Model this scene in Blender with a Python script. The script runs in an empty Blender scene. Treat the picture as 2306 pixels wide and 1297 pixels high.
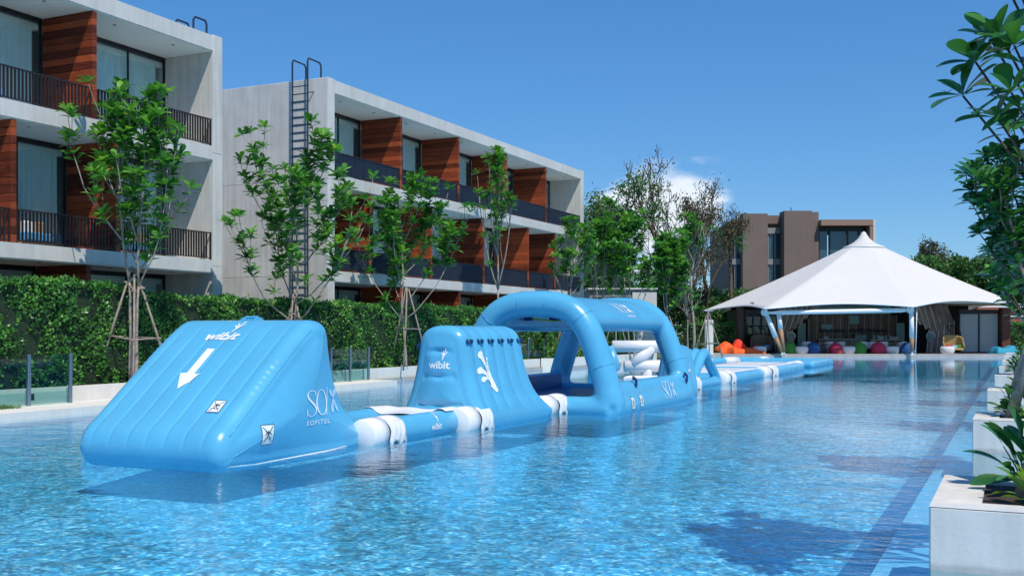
import bpy, bmesh, math, random
import numpy as np
from mathutils import Vector, Matrix, Quaternion
from mathutils.bvhtree import BVHTree

R = math.radians
PI = math.pi
sc = bpy.context.scene
col = sc.collection

# ------------------------------------------------------------------ camera
YAW = R(25.35)
H_EYE = 1.80
cam = bpy.data.cameras.new('camera')
cam.lens = 37.47
cam.sensor_width = 36.0
cam.shift_y = 0.0418
cam.clip_start = 0.1
cam.clip_end = 3000
camo = bpy.data.objects.new('camera', cam)
camo.location = (0, 0, H_EYE)
camo.rotation_euler = (R(90), 0, YAW)
col.objects.link(camo)
sc.camera = camo

# ------------------------------------------------------------------ sky and sun
SUN = Vector((1.0, -0.78, 1.98)).normalized()
world = bpy.data.worlds.new('World')
sc.world = world
world.use_nodes = True
nt = world.node_tree
for n in list(nt.nodes):
    nt.nodes.remove(n)
wo = nt.nodes.new('ShaderNodeOutputWorld')
wb = nt.nodes.new('ShaderNodeBackground')
sky = nt.nodes.new('ShaderNodeTexSky')
sky.sky_type = 'NISHITA'
sky.sun_disc = False
sky.sun_elevation = math.asin(SUN.z)
sky.sun_rotation = math.atan2(SUN.x, SUN.y)
sky.altitude = 0
sky.air_density = 1.0
sky.dust_density = 0.12
sky.ozone_density = 3.2
tc = nt.nodes.new('ShaderNodeTexCoord')
# deep tropical blue: the whole dome a little more saturated
hs = nt.nodes.new('ShaderNodeHueSaturation')
hs.inputs['Saturation'].default_value = 1.30
hs.inputs['Value'].default_value = 1.0
gmm = nt.nodes.new('ShaderNodeGamma'); gmm.inputs['Gamma'].default_value = 0.66
gml = nt.nodes.new('ShaderNodeVectorMath'); gml.operation = 'MULTIPLY'
gml.inputs[1].default_value = (0.66, 1.06, 1.50)
nt.links.new(sky.outputs[0], hs.inputs['Color'])
nt.links.new(hs.outputs[0], gmm.inputs['Color']); nt.links.new(gmm.outputs[0], gml.inputs[0])
# low cumulus banks around the horizon
mp = nt.nodes.new('ShaderNodeMapping')
mp.inputs['Scale'].default_value = (1, 1, 2.6)
nt.links.new(tc.outputs['Generated'], mp.inputs['Vector'])
cn = nt.nodes.new('ShaderNodeTexNoise')
cn.inputs['Scale'].default_value = 7.5
cn.inputs['Detail'].default_value = 7
cn.inputs['Roughness'].default_value = 0.52
nt.links.new(mp.outputs[0], cn.inputs['Vector'])
dot = nt.nodes.new('ShaderNodeVectorMath'); dot.operation = 'DISTANCE'
nt.links.new(tc.outputs['Generated'], dot.inputs[0])
def sky_dir(px, py):
    a = (px - 1153) / 2400.0; b = (745 - py) / 2400.0
    v = Vector((-math.sin(YAW) + a * math.cos(YAW), math.cos(YAW) + a * math.sin(YAW), b))
    return v.normalized()
# the one cumulus bank of the day stands low beyond the gardens
dot.inputs[1].default_value = (-0.302, 0.947, 0.098)
mr = nt.nodes.new('ShaderNodeMapRange')
mr.inputs['From Min'].default_value = 0.02
mr.inputs['From Max'].default_value = 0.098
mr.inputs['To Min'].default_value = 0.30
mr.inputs['To Max'].default_value = -0.18
nt.links.new(dot.outputs['Value'], mr.inputs['Value'])
ad = nt.nodes.new('ShaderNodeMath'); ad.operation = 'ADD'
nt.links.new(cn.outputs['Fac'], ad.inputs[0]); nt.links.new(mr.outputs[0], ad.inputs[1])
cr = nt.nodes.new('ShaderNodeMapRange')
cr.interpolation_type = 'SMOOTHSTEP'
cr.inputs['From Min'].default_value = 0.56
cr.inputs['From Max'].default_value = 0.72
cr.inputs['To Max'].default_value = 0.85
nt.links.new(ad.outputs[0], cr.inputs['Value'])
cm = nt.nodes.new('ShaderNodeMix'); cm.data_type = 'RGBA'
cm.inputs[7].default_value = (6.2, 6.6, 7.0, 1)
nt.links.new(cr.outputs[0], cm.inputs[0]); nt.links.new(gml.outputs[0], cm.inputs[6])
nt.links.new(cm.outputs[2], wb.inputs['Color'])
wb.inputs['Strength'].default_value = 0.138
nt.links.new(wb.outputs[0], wo.inputs['Surface'])

sl = bpy.data.lights.new('sun', 'SUN')
sl.energy = 3.7
sl.angle = R(0.53)
sl.color = (1.0, 0.94, 0.84)
slo = bpy.data.objects.new('sun', sl)
slo.rotation_euler = SUN.to_track_quat('Z', 'Y').to_euler()
slo.location = (20, -20, 60)
col.objects.link(slo)

sc.view_settings.view_transform = 'Standard'
sc.view_settings.look = 'None'
sc.view_settings.gamma = 1.0
sc.view_settings.exposure = 0.16
sc.view_settings.use_curve_mapping = False
sc.render.engine = 'CYCLES'
sc.cycles.max_bounces = 10
sc.cycles.diffuse_bounces = 7
sc.cycles.transparent_max_bounces = 16
sc.cycles.use_denoising = True
sc.cycles.sample_clamp_indirect = 6.0

# ------------------------------------------------------------------ materials
def mat_base(name):
    m = bpy.data.materials.new(name)
    m.use_nodes = True
    t = m.node_tree
    p = t.nodes.get('Principled BSDF')
    return m, t, p

def nd(t, kind, **kw):
    n = t.nodes.new(kind)
    for k, v in kw.items():
        if k in n.inputs:
            n.inputs[k].default_value = v
        else:
            setattr(n, k, v)
    return n

def mat(name, color, rough=0.6, metal=0.0, var=0.12, scale=3.0, bump=0.0, bscale=40.0, island=0.0,
        spec=0.5, coat=0.0, obj_var=0.0, streak=0.0, dark=None, trans=0.0):
    """principled surface whose colour drifts with two octaves of noise"""
    m, t, p = mat_base(name)
    co = nd(t, 'ShaderNodeNewGeometry')
    n1 = nd(t, 'ShaderNodeTexNoise', Scale=scale, Detail=6.0, Roughness=0.62)
    t.links.new(co.outputs['Position'], n1.inputs['Vector'])
    mrn = nd(t, 'ShaderNodeMapRange')
    mrn.inputs['From Min'].default_value = 0.3; mrn.inputs['From Max'].default_value = 0.7
    mrn.inputs['To Min'].default_value = 1 - var; mrn.inputs['To Max'].default_value = 1 + var
    t.links.new(n1.outputs['Fac'], mrn.inputs['Value'])
    fac = mrn.outputs[0]
    def mul(a, b):
        q = nd(t, 'ShaderNodeMath', operation='MULTIPLY')
        t.links.new(a, q.inputs[0]); t.links.new(b, q.inputs[1]); return q.outputs[0]
    if streak:
        mp_ = nd(t, 'ShaderNodeMapping'); mp_.inputs['Scale'].default_value = (3.5, 3.5, 0.22)
        t.links.new(co.outputs['Position'], mp_.inputs['Vector'])
        n2 = nd(t, 'ShaderNodeTexNoise', Scale=2.0, Detail=5.0)
        t.links.new(mp_.outputs[0], n2.inputs['Vector'])
        m2 = nd(t, 'ShaderNodeMapRange')
        m2.inputs['From Min'].default_value = 0.3; m2.inputs['From Max'].default_value = 0.7
        m2.inputs['To Min'].default_value = 1 - streak; m2.inputs['To Max'].default_value = 1 + streak * .6
        t.links.new(n2.outputs['Fac'], m2.inputs['Value'])
        fac = mul(fac, m2.outputs[0])
    if island:
        m3 = nd(t, 'ShaderNodeMapRange')
        m3.inputs['To Min'].default_value = 1 - island; m3.inputs['To Max'].default_value = 1 + island
        t.links.new(co.outputs['Random Per Island'], m3.inputs['Value'])
        fac = mul(fac, m3.outputs[0])
    if obj_var:
        oi = nd(t, 'ShaderNodeObjectInfo')
        m4 = nd(t, 'ShaderNodeMapRange')
        m4.inputs['To Min'].default_value = 1 - obj_var; m4.inputs['To Max'].default_value = 1 + obj_var
        t.links.new(oi.outputs['Random'], m4.inputs['Value'])
        fac = mul(fac, m4.outputs[0])
    vm = nd(t, 'ShaderNodeVectorMath', operation='SCALE')
    vm.inputs[0].default_value = color[:3]
    t.links.new(fac, vm.inputs['Scale'])
    t.links.new(vm.outputs[0], p.inputs['Base Color'])
    p.inputs['Roughness'].default_value = rough
    p.inputs['Metallic'].default_value = metal
    p.inputs['Specular IOR Level'].default_value = spec
    p.inputs['Coat Weight'].default_value = coat
    if bump:
        n3 = nd(t, 'ShaderNodeTexNoise', Scale=bscale, Detail=4.0)
        t.links.new(co.outputs['Position'], n3.inputs['Vector'])
        b = nd(t, 'ShaderNodeBump', Strength=bump, Distance=0.02)
        t.links.new(n3.outputs['Fac'], b.inputs['Height'])
        t.links.new(b.outputs[0], p.inputs['Normal'])
    if trans:
        out = t.nodes.get('Material Output')
        tr = nd(t, 'ShaderNodeBsdfTranslucent')
        t.links.new(vm.outputs[0], tr.inputs['Color'])
        mx = nd(t, 'ShaderNodeMixShader'); mx.inputs[0].default_value = trans
        t.links.new(p.outputs[0], mx.inputs[1]); t.links.new(tr.outputs[0], mx.inputs[2])
        t.links.new(mx.outputs[0], out.inputs['Surface'])
    return m

def waterline(m, z0=.05, amt=.72):
    """damp scummy band just above the water"""
    t = m.node_tree; p = t.nodes['Principled BSDF']; src = p.inputs['Base Color'].links[0].from_socket
    geo = nd(t, 'ShaderNodeNewGeometry'); sp = nd(t, 'ShaderNodeSeparateXYZ'); t.links.new(geo.outputs['Position'], sp.inputs[0])
    n1 = nd(t, 'ShaderNodeTexNoise', Scale=5.0, Detail=5.0); t.links.new(geo.outputs['Position'], n1.inputs['Vector'])
    a = nd(t, 'ShaderNodeMath', operation='MULTIPLY_ADD'); t.links.new(n1.outputs['Fac'], a.inputs[0]); a.inputs[1].default_value = -.09
    t.links.new(sp.outputs[2], a.inputs[2])
    q = nd(t, 'ShaderNodeMapRange'); q.inputs['From Min'].default_value = z0 - .06; q.inputs['From Max'].default_value = z0 - .02
    q.inputs['To Min'].default_value = amt; q.inputs['To Max'].default_value = 1.0
    t.links.new(a.outputs[0], q.inputs['Value'])
    s = nd(t, 'ShaderNodeVectorMath', operation='SCALE'); t.links.new(src, s.inputs[0]); t.links.new(q.outputs[0], s.inputs['Scale'])
    t.links.new(s.outputs[0], p.inputs['Base Color'])

def leaf_mat(name, c_dark, c_light, rough=0.38, trans=0.22, yellow=0.04):
    m, t, p = mat_base(name)
    geo = nd(t, 'ShaderNodeNewGeometry'); oi = nd(t, 'ShaderNodeObjectInfo')
    a = nd(t, 'ShaderNodeMath', operation='ADD')
    t.links.new(geo.outputs['Random Per Island'], a.inputs[0]); t.links.new(oi.outputs['Random'], a.inputs[1])
    fr = nd(t, 'ShaderNodeMath', operation='FRACT'); t.links.new(a.outputs[0], fr.inputs[0])
    ns = nd(t, 'ShaderNodeTexNoise', Scale=1.3, Detail=3.0)
    t.links.new(geo.outputs['Position'], ns.inputs['Vector'])
    ad_ = nd(t, 'ShaderNodeMath', operation='MULTIPLY_ADD')
    t.links.new(fr.outputs[0], ad_.inputs[0]); ad_.inputs[1].default_value = 0.54
    sb = nd(t, 'ShaderNodeMapRange'); t.links.new(ns.outputs['Fac'], sb.inputs['Value']); sb.inputs['From Min'].default_value = .36; sb.inputs['From Max'].default_value = .64; sb.inputs['To Max'].default_value = .46
    t.links.new(sb.outputs[0], ad_.inputs[2])
    rp = nd(t, 'ShaderNodeValToRGB')
    e = rp.color_ramp.elements
    e[0].position = 0.15; e[0].color = (*c_dark, 1)
    e[1].position = 0.80; e[1].color = (*c_light, 1)
    e3 = rp.color_ramp.elements.new(0.97); e3.color = (c_light[0] * 2.1 + yellow, c_light[1] * 1.35 + yellow * .7, c_light[2], 1)
    t.links.new(ad_.outputs[0], rp.inputs[0])
    t.links.new(rp.outputs[0], p.inputs['Base Color'])
    p.inputs['Roughness'].default_value = rough
    p.inputs['Specular IOR Level'].default_value = 0.45
    out = t.nodes.get('Material Output')
    tr = nd(t, 'ShaderNodeBsdfTranslucent')
    br = nd(t, 'ShaderNodeVectorMath', operation='MULTIPLY'); br.inputs[1].default_value = (1.25, 1.5, 0.7)
    t.links.new(rp.outputs[0], br.inputs[0]); t.links.new(br.outputs[0], tr.inputs['Color'])
    mx = nd(t, 'ShaderNodeMixShader'); mx.inputs[0].default_value = trans
    t.links.new(p.outputs[0], mx.inputs[1]); t.links.new(tr.outputs[0], mx.inputs[2])
    t.links.new(mx.outputs[0], out.inputs['Surface'])
    return m

def glass_mat(name, tint=(0.75, 0.9, 0.92), ior=1.5, base=0.0, rough=0.0):
    """thin pane: clear tinted body plus real mirror reflection by Fresnel"""
    m, t, p = mat_base(name)
    t.nodes.remove(p)
    out = t.nodes.get('Material Output')
    tr = nd(t, 'ShaderNodeBsdfTransparent'); tr.inputs['Color'].default_value = (*tint, 1)
    gl = nd(t, 'ShaderNodeBsdfGlossy'); gl.inputs['Roughness'].default_value = rough
    lw_ = nd(t, 'ShaderNodeLayerWeight'); lw_.inputs['Blend'].default_value = 0.5
    pw = nd(t, 'ShaderNodeMath', operation='POWER'); pw.inputs[1].default_value = 4.2
    t.links.new(lw_.outputs['Facing'], pw.inputs[0])
    ad_ = nd(t, 'ShaderNodeMath', operation='MULTIPLY_ADD'); ad_.inputs[1].default_value = 0.9; ad_.inputs[2].default_value = 0.03 + base
    t.links.new(pw.outputs[0], ad_.inputs[0])
    mx = nd(t, 'ShaderNodeMixShader')
    t.links.new(ad_.outputs[0], mx.inputs[0])
    t.links.new(tr.outputs[0], mx.inputs[1]); t.links.new(gl.outputs[0], mx.inputs[2])
    t.links.new(mx.outputs[0], out.inputs['Surface'])
    return m

def wood_mat(name, c1, c2, rough=0.5, axis_scale=(1, 1, 12), obj_var=0.35):
    m, t, p = mat_base(name)
    geo = nd(t, 'ShaderNodeNewGeometry'); oi = nd(t, 'ShaderNodeObjectInfo')
    mp_ = nd(t, 'ShaderNodeMapping'); mp_.inputs['Scale'].default_value = axis_scale
    t.links.new(geo.outputs['Position'], mp_.inputs['Vector'])
    n1 = nd(t, 'ShaderNodeTexNoise', Scale=2.2, Detail=8.0, Roughness=0.6)
    t.links.new(mp_.outputs[0], n1.inputs['Vector'])
    ro = nd(t, 'ShaderNodeMath', operation='MULTIPLY_ADD')
    t.links.new(oi.outputs['Random'], ro.inputs[0]); ro.inputs[1].default_value = obj_var * 2
    sb = nd(t, 'ShaderNodeMath', operation='SUBTRACT'); t.links.new(n1.outputs['Fac'], sb.inputs[0]); sb.inputs[1].default_value = obj_var
    t.links.new(sb.outputs[0], ro.inputs[2])
    rp = nd(t, 'ShaderNodeValToRGB')
    rp.color_ramp.elements[0].position = 0.2; rp.color_ramp.elements[0].color = (*c1, 1)
    rp.color_ramp.elements[1].position = 0.8; rp.color_ramp.elements[1].color = (*c2, 1)
    t.links.new(ro.outputs[0], rp.inputs[0])
    t.links.new(rp.outputs[0], p.inputs['Base Color'])
    p.inputs['Roughness'].default_value = rough
    p.inputs['Specular IOR Level'].default_value = 0.3
    return m

M = {}
M['concrete'] = mat('concrete', (0.62, 0.61, 0.58), 0.85, var=0.07, scale=0.9, streak=0.08, bump=0.25, bscale=25)
M['concrete_panel'] = mat('concrete_panel', (0.60, 0.59, 0.56), 0.85, var=0.11, scale=0.9, streak=0.13, bump=0.25, bscale=18, obj_var=0.04)
M['soffit'] = mat('white_soffit', (0.86, 0.85, 0.81), 0.8, var=0.03, scale=1.0)
M['render_white'] = mat('white_render', (0.72, 0.69, 0.63), 0.8, var=0.05, scale=1.6, streak=0.05, bump=0.15, bscale=30)
M['planter_render'] = mat('planter_render', (0.68, 0.64, 0.58), 0.75, var=0.10, scale=1.4, streak=0.10, bump=0.12, bscale=24)
waterline(M['planter_render'])
M['wood_red'] = wood_mat('red_hardwood', (0.085, 0.016, 0.007), (0.38, 0.075, 0.025), 0.55)
M['wood_dark'] = mat('dark_stained_wood', (0.05, 0.018, 0.010), 0.5, var=0.25, scale=6)
M['metal_dark'] = mat('dark_bronze_metal', (0.035, 0.026, 0.026), 0.45, metal=0.3, var=0.1)
M['metal_black'] = mat('black_steel', (0.022, 0.024, 0.03), 0.4, metal=0.4, var=0.1)
M['metal_navy'] = mat('blue_black_steel', (0.028, 0.042, 0.075), 0.45, metal=0.3, var=0.1)
M['steel'] = mat('brushed_steel', (0.30, 0.36, 0.42), 0.35, metal=0.85, var=0.06)
M['curtain'] = mat('sheer_curtain', (0.72, 0.87, 0.87), 0.9, var=0.04, scale=2, trans=0.1)
M['room_dark'] = mat('room_wall', (0.45, 0.48, 0.48), 0.9, var=0.1)
M['window_glass'] = glass_mat('window_glass', (0.93, 0.98, 0.985), 1.5, 0.01)
M['fence_glass'] = glass_mat('fence_glass', (0.72, 0.88, 0.86), 1.45, 0.02)
M['lamp_trim'] = mat('lamp_trim', (0.12, 0.12, 0.13), 0.4, var=0.02)
M['bark_pale'] = mat('pale_bark', (0.34, 0.29, 0.24), 0.85, var=0.4, scale=9, bump=0.5, bscale=30)
M['bark_dark'] = mat('dark_bark', (0.10, 0.075, 0.055), 0.9, var=0.35, scale=8, bump=0.6, bscale=25)
M['pole_wood'] = mat('weathered_pole', (0.30, 0.24, 0.20), 0.85, var=0.3, scale=7, bump=0.4, bscale=30)
M['soil'] = mat('dark_soil', (0.06, 0.04, 0.03), 0.95, var=0.4, scale=12, bump=1.0, bscale=30)
M['leaf'] = leaf_mat('broad_leaf', (0.024, 0.125, 0.026), (0.160, 0.400, 0.070), rough=0.34, trans=0.32)
M['leaf_near'] = leaf_mat('glossy_leaf', (0.018, 0.095, 0.030), (0.075, 0.260, 0.055), rough=0.3, trans=0.18)
M['leaf_planter'] = leaf_mat('planter_leaf', (0.02, 0.10, 0.03), (0.10, 0.27, 0.055), rough=0.35, trans=0.25)
M['leaf_hedge'] = leaf_mat('hedge_leaf', (0.018, 0.095, 0.018), (0.130, 0.360, 0.060), rough=0.36, trans=0.15, yellow=0.01)
M['leaf_far'] = leaf_mat('far_leaf', (0.022, 0.080, 0.024), (0.100, 0.235, 0.055), rough=0.5, trans=0.15, yellow=0.0)
M['leaf_dry'] = leaf_mat('dry_leaf', (0.035, 0.050, 0.020), (0.12, 0.10, 0.045), rough=0.6, trans=0.2, yellow=0.0)
M['hedge_core'] = mat('hedge_core', (0.012, 0.030, 0.012), 0.95, var=0.4, scale=6)
M['pvc_blue'] = mat('blue_vinyl', (0.095, 0.415, 0.650), 0.27, var=0.07, scale=1.1, bump=0.0, bscale=3, spec=0.5, coat=0.12)
def scuff(m, lo=.23, hi=.34, sc_=1.6):
    t = m.node_tree; p = t.nodes['Principled BSDF']; geo = nd(t, 'ShaderNodeNewGeometry')
    n1 = nd(t, 'ShaderNodeTexNoise', Scale=sc_, Detail=2.5, Roughness=.5); t.links.new(geo.outputs['Position'], n1.inputs['Vector'])
    q = nd(t, 'ShaderNodeMapRange'); q.inputs['From Min'].default_value = .35; q.inputs['From Max'].default_value = .68
    q.inputs['To Min'].default_value = lo; q.inputs['To Max'].default_value = hi
    t.links.new(n1.outputs['Fac'], q.inputs['Value']); t.links.new(q.outputs[0], p.inputs['Roughness'])
scuff(M['pvc_blue'])
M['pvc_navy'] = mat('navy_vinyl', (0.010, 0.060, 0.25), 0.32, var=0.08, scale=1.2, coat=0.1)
M['pvc_white'] = mat('white_vinyl', (0.76, 0.76, 0.77), 0.38, var=0.03, scale=2, bump=0.15, bscale=7)
M['print_white'] = mat('white_print', (0.80, 0.84, 0.85), 0.4, var=0.01)
M['print_pale'] = mat('pale_blue_print', (0.42, 0.66, 0.82), 0.4, var=0.01)
M['print_dark'] = mat('dark_print', (0.04, 0.06, 0.09), 0.5, var=0.01)
M['strap_navy'] = mat('navy_strap', (0.012, 0.045, 0.16), 0.6, var=0.1)
M['rope_yellow'] = mat('yellow_rope', (0.42, 0.52, 0.05), 0.7, var=0.2, scale=20)
M['tent'] = mat('tent_membrane', (0.82, 0.795, 0.76), 0.7, var=0.02, scale=0.5, trans=0.26)
M['white_paint'] = mat('white_paint', (0.76, 0.79, 0.82), 0.35, var=0.03)
M['deck'] = mat('deck_stone', (0.40, 0.38, 0.37), 0.8, var=0.12, scale=2.5, bump=0.2)
M['wood_tan'] = mat('tan_timber', (0.33, 0.20, 0.11), 0.6, var=0.3, scale=5)
M['post_red'] = mat('stained_post', (0.13, 0.036, 0.016), 0.55, var=0.4, scale=4)
M['clad_brown'] = mat('brown_cladding', (0.25, 0.185, 0.15), 0.7, var=0.25, scale=2.2, obj_var=0.2)
M['clad_line'] = mat('gold_strip', (0.80, 0.68, 0.50), 0.45, var=0.05)
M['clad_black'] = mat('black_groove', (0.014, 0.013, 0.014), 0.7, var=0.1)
M['teal_wall'] = mat('teal_wall', (0.34, 0.56, 0.52), 0.75, var=0.06)
M['teal_print'] = mat('teal_spiral', (0.04, 0.16, 0.16), 0.6, var=0.02)
M['cream'] = mat('cream_paint', (0.62, 0.60, 0.54), 0.6, var=0.04)
M['rattan'] = mat('tan_rattan', (0.44, 0.28, 0.10), 0.6, var=0.2, scale=18, bump=0.8, bscale=50)
M['rattan_dark'] = mat('dark_rattan', (0.13, 0.095, 0.060), 0.6, var=0.2, scale=18, bump=0.8, bscale=50)
M['screen'] = mat('roller_screen', (0.40, 0.43, 0.41), 0.85, var=0.05, scale=0.8)
M['tv'] = mat('display_glass', (0.02, 0.16, 0.20), 0.12, var=0.35, scale=5)
M['bottle'] = mat('bottle_glass', (0.10, 0.07, 0.10), 0.15, island=0.9, var=0.1)
M['brown_wall'] = mat('brown_facade', (0.185, 0.138, 0.118), 0.85, var=0.08, scale=0.35, streak=0.07)
M['brown_trim'] = mat('brown_trim', (0.30, 0.19, 0.15), 0.8, var=0.05, scale=0.5)
M['far_glass'] = mat('far_window', (0.03, 0.075, 0.095), 0.06, var=0.3, scale=0.3, spec=0.9)
M['grey_wall'] = mat('grey_wall', (0.25, 0.25, 0.26), 0.85, var=0.06, scale=0.6)
M['roof_rust'] = mat('rust_red_roof', (0.30, 0.085, 0.045), 0.7, var=0.15, scale=3)
M['bird'] = mat('bird_feather', (0.05, 0.05, 0.06), 0.8, var=0.1)
M['grass'] = leaf_mat('grass_blade', (0.03, 0.10, 0.015), (0.10, 0.22, 0.04), rough=0.6, trans=0.2)
def cloth(n, c): return mat(n, c, 0.8, var=0.06, scale=4, bump=0.25, bscale=12)
M['c_green'] = cloth('green_cloth', (0.035, 0.21, 0.035))
M['c_blue'] = cloth('blue_cloth', (0.008, 0.075, 0.22))
M['c_blue2'] = cloth('light_blue_cloth', (0.06, 0.30, 0.62))
M['c_pink'] = cloth('pink_cloth', (0.46, 0.025, 0.075))
M['c_coral'] = cloth('coral_cloth', (0.72, 0.09, 0.10))
M['c_red'] = cloth('red_cloth', (0.80, 0.045, 0.015))
M['c_orange'] = cloth('orange_cloth', (0.85, 0.12, 0.015))
M['c_teal'] = cloth('teal_cloth', (0.03, 0.30, 0.42))
M['c_white'] = cloth('white_cloth', (0.70, 0.68, 0.68))
M['c_sky'] = cloth('pale_teal_cloth', (0.22, 0.50, 0.60))

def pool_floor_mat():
    m, t, p = mat_base('pool_mosaic_caustics')
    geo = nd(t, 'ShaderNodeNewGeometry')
    # noise warp of the tile pattern, in place of refraction by the water
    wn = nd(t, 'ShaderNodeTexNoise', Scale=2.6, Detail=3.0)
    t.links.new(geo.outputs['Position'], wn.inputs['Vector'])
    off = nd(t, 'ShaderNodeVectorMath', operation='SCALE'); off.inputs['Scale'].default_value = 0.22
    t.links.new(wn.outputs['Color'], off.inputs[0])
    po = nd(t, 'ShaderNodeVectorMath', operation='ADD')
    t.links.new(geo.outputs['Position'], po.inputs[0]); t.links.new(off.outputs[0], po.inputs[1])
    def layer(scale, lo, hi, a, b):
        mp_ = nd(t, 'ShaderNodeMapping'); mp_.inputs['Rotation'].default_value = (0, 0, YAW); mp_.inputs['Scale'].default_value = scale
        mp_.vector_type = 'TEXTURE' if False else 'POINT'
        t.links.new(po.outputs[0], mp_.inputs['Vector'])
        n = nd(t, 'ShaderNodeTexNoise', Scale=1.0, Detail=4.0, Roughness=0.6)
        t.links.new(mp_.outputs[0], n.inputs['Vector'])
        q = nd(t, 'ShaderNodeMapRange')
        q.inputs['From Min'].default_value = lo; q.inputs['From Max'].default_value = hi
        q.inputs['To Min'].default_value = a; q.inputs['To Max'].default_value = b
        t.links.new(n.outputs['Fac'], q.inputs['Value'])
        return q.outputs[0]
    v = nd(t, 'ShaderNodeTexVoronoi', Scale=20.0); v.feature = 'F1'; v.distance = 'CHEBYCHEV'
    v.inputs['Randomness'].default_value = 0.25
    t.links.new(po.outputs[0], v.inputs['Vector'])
    rp = nd(t, 'ShaderNodeValToRGB')  # strong tile contrast stands in for caustic light, painted into the base colour
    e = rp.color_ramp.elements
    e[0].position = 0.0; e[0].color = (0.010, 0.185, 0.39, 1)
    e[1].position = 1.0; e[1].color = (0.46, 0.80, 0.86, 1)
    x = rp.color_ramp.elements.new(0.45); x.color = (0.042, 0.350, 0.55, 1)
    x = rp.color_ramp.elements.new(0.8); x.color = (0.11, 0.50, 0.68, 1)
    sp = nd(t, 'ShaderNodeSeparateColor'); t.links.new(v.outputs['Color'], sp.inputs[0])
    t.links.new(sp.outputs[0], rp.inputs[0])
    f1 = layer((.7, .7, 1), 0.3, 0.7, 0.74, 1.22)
    f2 = layer((6, 6, 1), 0.36, 0.64, 0.50, 1.60)  # mottling like caustic light, multiplied into the tile colours
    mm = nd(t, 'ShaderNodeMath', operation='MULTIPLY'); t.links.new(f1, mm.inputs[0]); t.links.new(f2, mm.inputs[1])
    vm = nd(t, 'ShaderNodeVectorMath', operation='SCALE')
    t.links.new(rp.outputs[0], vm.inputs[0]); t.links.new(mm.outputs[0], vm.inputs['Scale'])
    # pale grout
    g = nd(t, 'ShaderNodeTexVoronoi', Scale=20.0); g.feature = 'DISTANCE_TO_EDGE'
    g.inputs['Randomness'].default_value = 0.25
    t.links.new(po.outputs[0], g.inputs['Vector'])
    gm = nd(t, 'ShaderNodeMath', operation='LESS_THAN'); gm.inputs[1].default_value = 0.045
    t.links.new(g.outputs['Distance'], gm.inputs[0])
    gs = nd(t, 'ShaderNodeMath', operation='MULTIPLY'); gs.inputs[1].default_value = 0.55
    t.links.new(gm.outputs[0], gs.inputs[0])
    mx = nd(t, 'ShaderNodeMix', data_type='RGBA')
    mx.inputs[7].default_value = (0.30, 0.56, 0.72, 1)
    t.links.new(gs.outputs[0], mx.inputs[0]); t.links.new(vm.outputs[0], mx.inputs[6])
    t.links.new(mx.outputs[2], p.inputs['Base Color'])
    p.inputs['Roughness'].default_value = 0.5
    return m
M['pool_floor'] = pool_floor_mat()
M['pool_lane'] = mat('dark_lane_mosaic', (0.012, 0.135, 0.33), 0.5, var=0.3, scale=14)
M['pool_step'] = mat('pale_step_mosaic', (0.22, 0.55, 0.78), 0.5, var=0.2, scale=12)

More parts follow.
